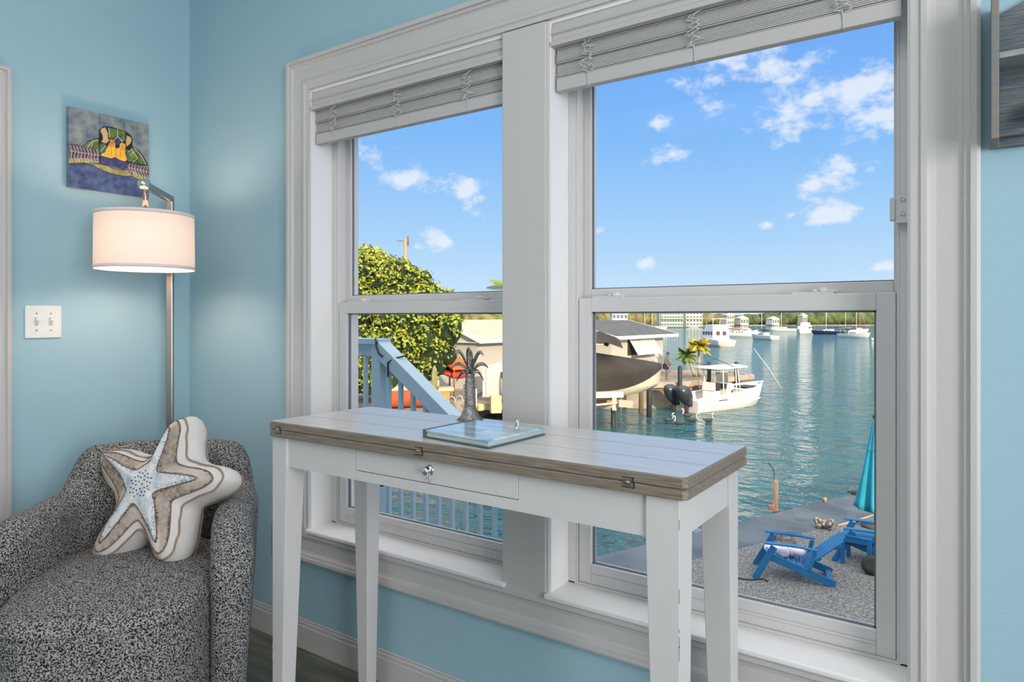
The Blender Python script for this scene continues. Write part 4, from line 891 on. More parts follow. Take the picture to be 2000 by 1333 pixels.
def crown(seed, outline, w_, depth, clump, n_, taper=.5):
    """clumps filling a crown whose outline is given as (u, z) points relative to the trunk foot"""
    rg = random.Random(seed); zs = [z for _, z in outline]; cs_ = []
    def width(z):
        xs = []
        for (x0, z0), (x1, z1) in zip(outline, outline[1:] + outline[:1]):
            if (z0 - z) * (z1 - z) <= 0 and z0 != z1: xs.append(x0 + (x1 - x0) * (z - z0) / (z1 - z0))
        return (min(xs), max(xs)) if len(xs) >= 2 else None
    while len(cs_) < n_:
        z = rg.uniform(min(zs), max(zs)); wd2 = width(z)
        if not wd2 or wd2[1] - wd2[0] < clump: continue
        u = rg.uniform(wd2[0] + clump * .6, wd2[1] - clump * .6) if wd2[1] - wd2[0] > clump * 1.3 else (wd2[0] + wd2[1]) / 2
        mid = (wd2[0] + wd2[1]) / 2; hw = (wd2[1] - wd2[0]) / 2
        dd = depth * math.sqrt(max(0, 1 - ((u - mid) / hw) ** 2)) * (1 - .35 * ((z - min(zs)) / (max(zs) - min(zs))) ** 2)
        v = -dd * rg.uniform(.72, 1.0) if rg.random() < .75 else dd * rg.uniform(.5, 1)
        cs_.append((u, v, z, clump * rg.uniform(.65, 1.25)))
    return cs_
tw = 31.0; tr_ = (795 - 1000) / F * tw; tp = G(tw, tr_)
m2 = tw / F
ol = [((600 - 795) * m2, .4), ((598 - 795) * m2, 3.4), ((630 - 795) * m2, 5.6), ((690 - 795) * m2, 6.4), ((740 - 795) * m2, 6.52), ((790 - 795) * m2, 6.30), ((840 - 795) * m2, 5.9), ((880 - 795) * m2, 5.0), ((915 - 795) * m2, 4.1), ((905 - 795) * m2, 3.1), ((885 - 795) * m2, 2.2), ((862 - 795) * m2, 1.3), ((835 - 795) * m2, .9), ((760 - 795) * m2, .7)]
cl = crown(11, ol, tw, 2.5, .60, 300)
cw = [(tuple(tp + CF(v, u, 0) + Vector((0, 0, z))), r2) for u, v, z, r2 in cl]
tt = thing('leafy_tree', 'large sunlit yellow-green leafy tree behind the stair railing', 'tree', tp)
obj('foliage', leaves(cw, 150, .17, 1), LEAF, tt, recalc=False)
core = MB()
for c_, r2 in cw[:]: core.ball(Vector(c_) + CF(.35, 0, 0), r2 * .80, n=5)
obj('foliage_shade_core', core, DLEAF, tt)
obj('trunk', MB().tube([tp, tp + Vector((.1, 0, 1.5)), tp + Vector((0, .1, 3.4))], [.28, .22, .14], 10), mat('grey_bark', (.16, .12, .09), .9), tt)

def palm(name, label, base, h, lean, n_f, fl, mats_, seed, drop=.9, wdt=.06, tr=.12, group=None, leaf_n=16):
    t_ = thing(name, label, 'palm', base, group=group); rg = random.Random(seed); topp = base + Vector((0, 0, h)) + lean
    obj('trunk', MB().tube([base, base.lerp(topp, .5) + lean * -.08, topp], [tr * 1.15, tr, tr * .8], 8), mat('pale_palm_trunk', (.48, .38, .26), .9), t_)
    for k_ in range(n_f):
        a = k_ * 2.399 + rg.uniform(-.2, .2); el = rg.uniform(-.35, 1.15); m_ = MB(); L2 = fl * rg.uniform(.8, 1.1)
        d = Vector((math.cos(a), math.sin(a), 0)); sd2 = Vector((-d.y, d.x, 0)); pts = []
        for i in range(leaf_n + 1):
            q = i / leaf_n; pts.append(topp + d * L2 * q * math.cos(el * .7) + Vector((0, 0, L2 * (math.sin(el) * q - drop * q * q * (.6 + .4 * (1 - el)) * .7))))
        m_.tube(pts, [max(.006, wdt * .25 * (1 - i / leaf_n)) for i in range(leaf_n + 1)], 4)
        for i in range(1, leaf_n + 1):
            q = i / leaf_n; ll = L2 * .34 * math.sin(math.pi * (.12 + .80 * q)); p = pts[i]; tg = (pts[i] - pts[i - 1]).normalized()
            for s in (-1, 1):
                e = p + sd2 * s * ll * .75 + tg * ll * .55 - Vector((0, 0, ll * .45)); m_.add([p - tg * wdt * .5, p + tg * wdt * .5, e], [(0, 1, 2)])
        obj('frond', m_, mats_[k_ % len(mats_)], t_, recalc=False)
    return t_
YGF = [mat('yellow_green_frond', (.42, .42, .03), .6), mat('golden_frond', (.68, .40, .03), .6), mat('mid_green_frond', (.16, .24, .03), .6)]
DGF = [mat('dark_green_frond', (.05, .09, .03), .6), mat('mid_green_frond', (.16, .24, .03), .6)]
b1 = G(44.8, (1365 - 1000) / F * 44.8)
palm('small_palm', 'taller small palm with yellow and orange fronds on the concrete dock', b1 + Vector((0, 0, 0)), 2.05, Vector((0, 0, 0)), 60, .78, YGF, 3, drop=.62, wdt=.14, tr=.08, group='two small palms on the dock')
b2_ = G(44.6, (1357 - 1000) / F * 44.6)
palm('small_palm', 'shorter small palm with dark green fronds leaning left on the concrete dock', b2_, 1.45, CF(0, -.55, 0), 44, .72, DGF, 5, drop=.7, wdt=.12, tr=.09, group='two small palms on the dock')
palm('coconut_palm', 'coconut palm whose frond tip shows at the mullion above the tan roof', CF(52, (1012 - 1000) / F * 52, GZ), 5.7, Vector((0, 0, 0)), 22, 3.1, DGF, 8, drop=.9, wdt=.14, tr=.2, leaf_n=22)

# ---- stair railing just outside
RB = mat('pale_blue_railing_paint', (.37, .51, .58), .6, bump=.0005, bscale=40)
ry = 3.82
rl = thing('deck_railing', 'pale blue wooden stair railing with square balusters outside the left window', 'railing', (-3.89, ry, -1))
def rz_(x): return ZC - .145 - .70 * (x + 3.93)
px_ = -3.905
obj('landing_rail', MB().box(-6.2, px_ + .05, ry - .07, ry + .07, ZC - .205, ZC - .160).box(-6.2, px_, ry - .03, ry + .01, ZC - .30, ZC - .205), RB, rl, bevel=.004)
obj('stair_rail', MB().prism([(px_ + .02, ry - .07, ZC - .165), (px_ + .02, ry - .07, ZC - .30), (-2.55, ry - .07, rz_(-2.55) - .12), (-2.55, ry - .07, rz_(-2.55))], (0, .13, 0)), RB, rl, bevel=.004)
obj('post', MB().box(px_ - .05, px_ + .05, ry - .05, ry + .05, -1.0, ZC - .20), RB, rl, bevel=.004)
for i in range(1, 10):
    x = -3.89 - .0 + .1263 * i - .02
    obj('baluster', MB().box(x - .0145, x + .0145, ry - .040, ry - .010, -.93, rz_(x) - .09), RB, rl)
for i in range(1, 9):
    x = px_ - .02 - .1263 * i
    obj('baluster', MB().box(x - .0145, x + .0145, ry - .030, ry, -.0, ZC - .29), RB, rl)
obj('post', MB().box(-2.67, -2.58, ry - .045, ry + .045, -1.0, rz_(-2.6) - .08), RB, rl, bevel=.004)
obj('bottom_rail', MB().box(px_ - .05, -2.5, ry - .05, ry + .01, -1.0, -.93), RB, rl)
obj('landing_floor', MB().box(-6.2, px_ + .05, 2.6, ry + .06, -.12, -.04), mat('grey_deck_boards', (.30, .33, .34), .8), rl)
cb = thing('black_cable', 'black cable looped round the pale blue stair railing', 'cable', (-3.85, ry, 1.0))
obj('cable_loop', MB().tube([(-3.88, ry - .075, 1.035), (-3.87, ry - .078, .98), (-3.845, ry - .078, .92), (-3.80, ry - .078, .895)], .007, 6), BLACK, cb)
obj('cable_loop', MB().tube([(-3.66, ry + .05, .905), (-3.70, ry - .06, .882), (-3.745, ry - .078, .85), (-3.74, ry - .078, .74)], .007, 6), BLACK, cb)
obj('cable_loop', MB().tube([(-3.13, ry - .05, rz_(-3.13) + .01), (-3.04, ry - .078, rz_(-3.04) - .02), (-2.99, ry - .078, rz_(-2.99) - .12)], .007, 6), BLACK, cb)
# ------------------------------------------------------------------ patio furniture
BLU = mat('bright_blue_painted_wood', (.008, .13, .32), .5, col2=(.010, .16, .38), nscale=6)
def adirondack(label, w_, r_, fw, fr):
    t_ = thing('adirondack_chair', label, 'chair', CF(w_, r_, GZ), rz=dirang(fw, fr), group=None)
    W2 = .29
    for s in (-1, 1):
        y = s * W2
        obj('side_rail', MB().bar((.36, y, .36), (-.58, y, .035), .028, .11), BLU, t_, local=True)
        obj('front_leg', MB().bar((.28, y + s * .03, .52), (.56, y + s * .03, .0), .028, .10, up=(1, 0, .4)), BLU, t_, local=True)
        ar = MB(); P = [(.40, .045), (.42, 0), (.40, -.05), (.0, -.05), (-.34, -.03), (-.34, .02), (0, .06)]
        ar.prism([(x, y + s * .02 + yy * s * -1, .555 - .04 * (x < -.1)) for x, yy in P], (0, 0, .024))
        obj('armrest', ar, BLU, t_, local=True, bevel=.004)
        obj('arm_support', MB().bar((-.30, y + s * .01, .50), (-.22, y + s * .01, .22), .028, .06, up=(1, 0, 0)), BLU, t_, local=True)
    for k_ in range(7):
        q = k_ / 6; a = Vector((.36 - .50 * q, 0, .405 - .19 * q)); obj('seat_slat', MB().box(a.x - .034, a.x + .034, -W2 - .01, W2 + .01, a.z - .01, a.z + .01), BLU, t_, local=True)
    for k_ in range(5):
        y = (k_ - 2) * .112; ln_ = .84 - abs(k_ - 2) * .04; dd = Vector((-.70, 0, .60)).normalized(); a = Vector((-.12, y, .20))
        obj('back_slat', MB().bar(a, a + dd * ln_, .096, .018, up=(.6, 0, .7)), BLU, t_, local=True)
    dd = Vector((-.70, 0, .60)).normalized()
    for f in (.30, .66): c_ = Vector((-.12, 0, .20)) + dd * f - Vector((.014, 0, .016)); obj('back_brace', MB().bar(c_ - Vector((0, W2, 0)), c_ + Vector((0, W2, 0)), .06, .022, up=(.6, 0, .7)), BLU, t_, local=True)
    obj('rear_stretcher', MB().bar((-.52, -W2, .055), (-.52, W2, .055), .08, .024), BLU, t_, local=True)
    t_.scale = (.95, .95, .95)
    return t_
ac = adirondack('blue reclining slatted chair with white towels on its seat, nearest on the gravel', 10.2, 4.2, .35, -.94)
adirondack('blue slatted chair cut off by the right sash, beyond the little blue table', 10.85, 5.72, .45, -.89)
tw_ = MB(); rt = random.Random(9)
fd = CF(.35, -.94, 0); 
for k_ in range(9):
    c_ = ac.location + fd * rt.uniform(-.08, .25) + Vector((rt.uniform(-.13, .13), rt.uniform(-.13, .13), .36 + rt.uniform(0, .05)))
    tw_.ball(c_, .095, n=8, sc_=(rt.uniform(.9, 1.4), rt.uniform(.9, 1.3), rt.uniform(.7, 1.0)))
twm = mat('white_lavender_towel', (.62, .60, .70), .95, col2=(.78, .76, .80), nscale=12, bump=.01, bscale=14)
tag(obj('towel_bundle', tw_, twm, subd=1), 'crumpled white towels heaped on the seat of the nearest blue chair', 'towel')
# little side table
st_ = thing('side_table', 'small square bright blue slatted table between the two blue chairs', 'table', CF(10.75, (1677 - 1000) / F * 10.75, GZ), rz=dirang(.62, -.78))
for k_ in range(5): obj('table_slat', MB().box(-.22, .22, -.215 + k_ * .088, -.215 + k_ * .088 + .078, .43, .45), BLU, st_, local=True)
for sx in (-1, 1):
    for sy in (-1, 1): obj('leg', MB().box(sx * .19 - .03, sx * .19 + .03, sy * .19 - .02, sy * .19 + .02, 0, .43), BLU, st_, local=True)
obj('table_rail', MB().box(-.20, .20, -.205, -.18, .35, .43).box(-.20, .20, .18, .205, .35, .43).box(-.205, -.18, -.18, .18, .35, .43).box(.18, .205, -.18, .18, .35, .43), BLU, st_, local=True)
# closed umbrella
uw = 12.6; ur = (1709 - 1000) / F * uw; ub = CF(uw, ur, GZ); um = thing('patio_umbrella', 'closed turquoise patio umbrella at the right edge of the window', 'umbrella', ub)
TUR = mat('turquoise_canvas', (.010, .26, .38), .8, col2=(.016, .32, .44), nscale=5)
zt_, zb_ = ZC - (818 - HOR) * uw / F, ZC - (996 - HOR) * uw / F
rows = []
for i in range(15):
    q = i / 14; z = zt_ + (zb_ - zt_) * q; rr_ = .03 + .30 * q ** .85; row = []
    for j in range(64):
        a = 2 * math.pi * j / 64; f = 1 + (.26 * q + .05) * math.cos(8 * a + .6 * math.sin(3 * q)) + .06 * math.sin(3 * a + 4 * q); row.append((ub.x + rr_ * .82 * f * math.cos(a), ub.y + rr_ * .82 * f * math.sin(a), z + (.03 * math.cos(8 * a) if i == 14 else 0)))
    rows.append(row)
obj('canopy', MB().loft(rows, closed=True, cap0=True, cap1=True), TUR, um)
obj('pole', MB().tube([ub, Vector((ub.x, ub.y, zt_ + .02))], .02, 10), mat('dark_pole_metal', (.06, .06, .06), .4, .5), um)
obj('finial', MB().ball((ub.x, ub.y, zt_ + .03), .04, n=8), BLACK, um)
obj('umbrella_strap', MB().tube([(ub.x + .20 * math.cos(a), ub.y + .20 * math.sin(a), zt_ + (zb_ - zt_) * .33) for a in [2 * math.pi * k_ / 24 for k_ in range(24)]], .008, 5, closed=True), mat('teal_strap', (.01, .25, .36), .8), um)
obj('umbrella_base', MB().lathe([(0, 0), (.24, 0), (.24, .05), (.04, .10), (0, .10)], ub, 20), mat('dark_cast_base', (.08, .08, .09), .7), um)
# odds and ends on the patio
cp = onZ(1610, 1032, GZ); m_ = MB(); rt = random.Random(4)
for k_ in range(26): m_.ball(cp + Vector((rt.uniform(-.13, .13), rt.uniform(-.10, .10), rt.uniform(.02, .14))), rt.uniform(.03, .06), n=6)
tag(obj('coral_lump', m_, mat('grey_coral', (.07, .065, .06), .9, col2=(.36, .34, .32), nscale=22, bump=.01, bscale=40)), 'knobbly grey-white coral lump on the gravel near the concrete edge', 'coral')
tp2 = onZ(1532, 1062, GZ); m_ = MB()
tr2 = thing('wire_trap', 'domed rusty wire crab trap on the gravel behind the nearest blue chair', 'trap', tp2)
WR = mat('rusty_wire', (.16, .12, .10), .8, col2=(.30, .26, .23), nscale=40)
for k_ in range(6):
    a = math.pi * k_ / 6; obj('wire_hoop', MB().tube([tp2 + Vector((.19 * math.cos(a) * math.cos(b3), .19 * math.sin(a) * math.cos(b3), .20 * math.sin(b3))) for b3 in [math.pi * i / 14 for i in range(15)]], .008, 5), WR, tr2)
for z_, r2 in ((.02, .19), (.12, .155)): obj('wire_ring', MB().tube([tp2 + Vector((r2 * math.cos(a), r2 * math.sin(a), z_)) for a in [2 * math.pi * i / 20 for i in range(20)]], .008, 5, closed=True), WR, tr2)
gp = onZ(1703, 1122, GZ); m_ = MB().lathe([(.07, -.045), (.12, -.05), (.145, -.02), (.145, .02), (.12, .05), (.07, .045)], gp + Vector((0, 0, .13)), 20, M=Matrix.Rotation(R(65), 3, 'X') @ Matrix.Rotation(.4, 3, 'Z'))  # dark tyre-like lump lying on the gravel
tag(obj('tyre_lump', m_, BLACK), 'small black tyre-like lump lying tipped on the gravel under the cut-off blue chair', 'tub')  # filed under tub, but only a tyre-like lump
pp_ = onZ(1519, 994, GZ) + CF(.12, 0, 0); m_ = MB().box(-.045, .045, -.045, .045, -1.6, .52, M=Matrix.Translation(pp_))
pst = thing('edge_post', 'weathered square wooden post rising from the water at the concrete edge', 'post', pp_)
obj('post_timber', m_, mat('weathered_brown_post', (.22, .15, .09), .9, col2=(.38, .28, .18), nscale=9, stretch=(1, 1, .25)), pst, bevel=.006)
obj('fender_pad', MB().box(-.12, .0, -.03, .03, -.05, .06, M=Matrix.Translation(pp_ - CF(.08, .05, 0))), mat('faded_red_pad', (.28, .12, .11), .8), pst, bevel=.02)
a = pp_ + Vector((0, 0, .52)); obj('rope_hook', MB().tube([a + CF(0, -.03, -.3), a + CF(0, -.04, .05), a + CF(0, -.02, .16), a + CF(0, -.06, .28), a + CF(0, -.13, .37), a + CF(0, -.16, .36)], [.006, .006, .008, .012, .014, .006], 6), BLACK, pst)
sp_ = onZ(1611, 981, GZ); tag(obj('mooring_stump', MB().lathe([(0, 0), (.045, 0), (.04, .09), (0, .09)], sp_, 10), mat('weathered_brown_post', (.2, .15, .1), .9)), 'short wooden stump on the far edge of the concrete cap', 'stump')
sp_ = onZ(1667, 967, GZ); tag(obj('mooring_cleat', MB().tube([sp_ + CF(0, -.13, .06), sp_ + CF(0, -.05, .07), sp_ + CF(0, .05, .07), sp_ + CF(0, .13, .06)], .02, 6).box(-.05, .05, -.03, .03, 0, .07, M=Matrix.Translation(sp_)), BLACK), 'dark cleat on the concrete edge left of the closed umbrella', 'cleat')
tag(obj('garden_hose', MB().tube([onZ(px, py, GZ + .012) for px, py in ((1440, 1129), (1453, 1132), (1470, 1133), (1490, 1131), (1500, 1136))], .010, 6), BLACK), 'thin dark hose lying on the gravel by the nearest blue chair', 'hose')
tag(obj('driftwood_stick', MB().tube([onZ(px, py, GZ + .02) for px, py in ((1636, 1027), (1665, 1020), (1690, 1012), (1714, 1004))], [.02, .03, .025, .02], 6), mat('bleached_driftwood', (.34, .28, .24), .9)), 'bleached driftwood stick on the gravel under the umbrella', 'driftwood')

# ------------------------------------------------------------------ boats close by
BLK = mat('black_piling_sleeve', (.025, .027, .03), .6)
def piling(px, w_, ytop, label, r2=.15, ml=BLK):
    p = CF(w_, (px - 1000) / F * w_, 0); tag(obj('piling', MB().lathe([(0, WZ - 1.2), (r2, WZ - 1.2), (r2, ZC - (ytop - HOR) * w_ / F - .06), (r2 * .6, ZC - (ytop - HOR) * w_ / F), (0, ZC - (ytop - HOR) * w_ / F)], (p.x, p.y, 0), 14), ml), label, 'piling')
piling(1328, 40.05, 715, 'black dock piling just right of the man with the hose', .13)
piling(1385, 42.1, 707, 'black dock piling behind the stern of the white motorboat', .12)
piling(1438, 44.4, 707, 'black dock piling behind the T-top of the white motorboat', .13)
piling(1268, 36.6, 746, 'dark boat lift piling under the bow of the covered boat', .14)
piling(1252, 38.2, 754, 'stained timber piling against the sea wall under the covered boat', .13, mat('stained_timber_piling', (.14, .10, .07), .9))
# white motorboat
bd_ang = dirang(.6, .8); bo = thing('motorboat', 'white centre-console motorboat with T-top moored at the dock', 'boat', CF(40.85, 12.62, WZ), rz=bd_ang)
L_ = 7.0; hr = hull(L_, 2.45, .78, 1.28, .45, rake=.085, n_=18, tumble=.92)
hu = obj('hull', MB().loft(hr, cap0=True), WHT, bo, local=True, recalc=True)
so = hu.modifiers.new('solid', 'SOLIDIFY'); so.thickness = .05; so.offset = 0
fl = MB(); fl.loft([[(a[0][0] * .985, a[0][1] * .93, .34), (a[0][0] * .985, 0, .34), (a[0][0] * .985, -a[0][1] * .93, .34)] for a in hr[:-1]], smooth=False)
obj('cockpit_floor', fl, WHD, bo, local=True)
obj('gunwale', MB().tube([Vector(a[0]) + Vector((0, -.04, .01)) for a in hr] + [Vector(a[-1]) + Vector((0, .04, .01)) for a in reversed(hr)], .065, 8), WHT, bo, local=True)
fd_ = MB(); fr2 = [a for a in hr[11:]]; fd_.loft([[(a[0][0] - .02, a[0][1] * .94, a[0][2] - .10), (a[0][0] - .02, 0, a[0][2] - .06), (a[0][0] - .02, -a[0][1] * .94, a[0][2] - .10)] for a in fr2], smooth=False, cap0=False)
fd_.prism([(fr2[0][0][0], fr2[0][0][1] * .9, .34), (fr2[0][0][0], -fr2[0][0][1] * .9, .34), (fr2[0][0][0], -fr2[0][0][1] * .9, fr2[0][0][2] - .1), (fr2[0][0][0], fr2[0][0][1] * .9, fr2[0][0][2] - .1)], (.02, 0, 0))
obj('foredeck', fd_, WHD, bo, local=True)
obj('bow_cushion', MB().box(1.7, 2.9, -.45, .45, 1.06, 1.13), mat('navy_cushion', (.03, .04, .07), .7), bo, local=True, bevel=.02)
co = obj('console', MB().hexa([(-.35, -.45, .34), (.65, -.45, .34), (.65, .45, .34), (-.35, .45, .34)], [(-.10, -.42, 1.45), (.30, -.40, 1.45), (.30, .40, 1.45), (-.10, .42, 1.45)]), WHT, bo, local=True, bevel=.03)
obj('porthole', MB().lathe([(0, 0), (.10, 0), (.10, .02), (0, .02)], (.30, -.425, .95), 16, M=Matrix.Rotation(R(97), 3, 'X')), mat('brown_tinted_port', (.12, .07, .05), .3), co, local=True)
obj('windscreen', MB().hexa([(-.05, -.42, 1.45), (-.02, -.42, 1.45), (-.02, .42, 1.45), (-.05, .42, 1.45)], [(-.12, -.42, 2.05), (-.09, -.42, 2.05), (-.09, .42, 2.05), (-.12, .42, 2.05)]), mat('smoky_clear_vinyl', (.30, .34, .34), .15), co, local=True)
obj('dash', MB().box(-.30, -.12, -.38, .38, 1.12, 1.42), mat('black_dash', (.03, .03, .035), .4), co, local=True, bevel=.02)
obj('leaning_seat', MB().box(-1.35, -.85, -.45, .45, .34, 1.05).box(-1.40, -1.28, -.45, .45, 1.05, 1.55), WHT, bo, local=True, bevel=.05)
obj('seat_back_cover', MB().box(-1.30, -.80, -.46, .46, 1.05, 1.52), mat('black_seat_cover', (.03, .028, .035), .8), bo, local=True, bevel=.08)
ttp = obj('t_top', MB().loft([[(x, -1.0 * e, 2.36), (x, -.95 * e, 2.44), (x, 0, 2.52), (x, .95 * e, 2.44), (x, 1.0 * e, 2.36)] for x, e in ((-1.75, .90), (-1.6, 1), (1.0, 1), (1.25, .9))], closed=True, cap0=True, cap1=True), WHT, bo, local=True)
for sx, xt in ((-.75, -.95), (.55, .25)):
    for sy in (-1, 1): obj('t_top_leg', MB().tube([(sx, sy * .62, .34), (xt, sy * .70, 2.40)], .035, 8), WHT, bo, local=True)
obj('t_top_leg', MB().tube([(.95, -.60, .50), (.45, -.70, 2.40)], .03, 8).tube([(.95, .60, .50), (.45, .70, 2.40)], .03, 8), WHT, bo, local=True)
for sy, e in ((-1, (-3.6, -1.3, 3.35)), (1, (-4.2, 1.5, 3.05))): obj('outrigger', MB().tube([(-.2, sy * .9, 2.46), e], [.028, .012], 6), mat('dark_outrigger_pole', (.10, .12, .13), .4, .5), bo, local=True)
obj('transom', MB().box(-L_ / 2 - .03, -L_ / 2 + .10, -.95, .95, -.2, .68), WHT, bo, local=True, bevel=.02)
obj('hull_mark', MB().box(-2.0, -1.25, -1.245, -1.215, .60, .66), mat('dark_hull_letters', (.12, .12, .13), .5), bo, local=True)
OBM = mat('dark_metallic_cowling', (.045, .052, .065), .28, .3, spec=.6)
for sy, lab in ((-.46, None), (.46, None)):
    e = obj('outboard_motor', MB().loft([[(-L_ / 2 - .42 + cx + rx * math.cos(a), sy + ry_ * math.sin(a), z) for a in [2 * math.pi * j / 16 for j in range(16)]] for z, rx, ry_, cx in ((.45, .20, .16, .10), (.62, .38, .27, .02), (.92, .50, .36, -.12), (1.22, .50, .37, -.24), (1.45, .38, .30, -.32), (1.56, .16, .14, -.34))], closed=True, cap0=True, cap1=True), OBM, bo, local=True)
    obj('motor_leg', MB().loft([[(-L_ / 2 - .42 + c * rx, sy + d * .08, z) for c, d in ((-1, 0), (0, 1), (1, 0), (0, -1))] for z, rx in ((.58, .22), (.1, .16), (-.35, .14))], closed=True, cap0=True, cap1=True).box(-L_ / 2 - .30, -L_ / 2, sy - .10, sy + .10, .35, .60), BLACK, e, local=True)
# covered boat on its lift
bc = thing('covered_boat', 'boat under a fitted dark brown cover hanging on a boat lift', 'boat', CF(34.6, 3.45, -2.72), rz=dirang(.22, .975))
hr = hull(8.4, 2.6, 1.0, 1.45, -.02, rake=.03, n_=20)
hr = [[(x, y, z + (.25 * max(0, (i / 19 - .70) / .30) ** 2.2 * (1 if k_ in (3, 4, 5) else .6 if k_ in (2, 6) else 0) * 2.6)) for k_, (x, y, z) in enumerate(row)] for i, row in enumerate(hr)]
obj('hull', MB().loft(hr, cap0=True, cap1=True), mat('cream_hull', (.66, .60, .48), .4), bc, local=True)
CVR = mat('dark_brown_boat_cover', (.028, .024, .022), .9, col2=(.045, .038, .034), nscale=.8, bump=.01, bscale=2)
rows = []
for i, a in enumerate(hr):
    q = i / 19; x, b3, g_ = a[0]; rd = g_ + .10 + 1.15 * (1 - abs(q - .44) / .56) ** .9; zl = .35 + (g_ - .45) * max(0, (q - .62) / .38) ** 1.9 * .95
    b4 = b3 * 1.05 + .02; rows.append([(x + .03 * q, b4 * .93, zl), (x, b4 * 1.03, g_ * .7 + zl * .3), (x, b4, g_ + .03), (x, b4 * .55, g_ + (rd - g_) * .52), (x, 0, rd), (x, -b4 * .55, g_ + (rd - g_) * .52), (x, -b4, g_ + .03), (x, -b4 * 1.03, g_ * .7 + zl * .3), (x + .03 * q, -b4 * .93, zl)])
obj('fitted_cover', MB().loft(rows), CVR, bc, local=True)
obj('top_canopy', MB().loft([[(x, -1.05, z - .55), (x, -.6, z - .12), (x, 0, z), (x, .6, z - .12), (x, 1.05, z - .55)] for x, z in ((-1.6, 3.02), (-.6, 3.16), (1.05, 3.25), (1.9, 2.95))]), CVR, bc, local=True)
obj('canopy_frame', MB().tube([(-1.5, -1.02, 2.44), (.2, -1.02, 2.60), (.9, -1.0, 2.62)], .035, 8).tube([(.25, -1.0, 2.60), (.28, -.95, 2.1)], .035, 8), mat('pale_frame_tube', (.70, .62, .48), .5), bc, local=True)
bl_ = thing('boat_lift', 'pale steel boat lift beams under the brown-covered boat', 'boat lift', CF(33.6, 3.5, WZ))
LM = mat('pale_lift_beam', (.72, .66, .54), .6)
def A(px, py, w_): return at(px, py, w_)
obj('cradle_beam', MB().bar(A(1090, 773, 33.2), A(1217, 771, 33.2), .30, .26), LM, bl_)
obj('cradle_bracket', MB().bar(A(1200, 776, 33.1), A(1200, 802, 33.1), .16, .16, up=(0, 1, 0)), LM, bl_)
obj('hoist_rod', MB().tube([A(1100, 798, 33.0), A(1222, 786, 33.0)], .05, 8), LM, bl_)
obj('hoist_drum', MB().bar(A(1208, 788, 32.9), A(1235, 790, 32.9), .30, .32), mat('tan_drum_box', (.46, .40, .30), .7), bl_)
obj('support_beam', MB().bar(A(1100, 786, 35.2), A(1212, 785, 35.2), .30, .18), mat('orange_tan_timber', (.48, .28, .12), .8), bl_)
obj('lift_piling', MB().tube([CF(33.3, (1198 - 1000) / F * 33.3, WZ - 1), A(1198, 798, 33.3)], .12, 10), BLK, bl_)

# mooring pole leaning in the water
tag(obj('leaning_pole', MB().tube([at(1530, 765, 51), at(1503, 722, 51), at(1472, 681, 51)], [.022, .02, .018], 8), mat('white_leaning_pole', (.74, .76, .78), .5)), 'thin white pole leaning left out of the open water', 'pole')

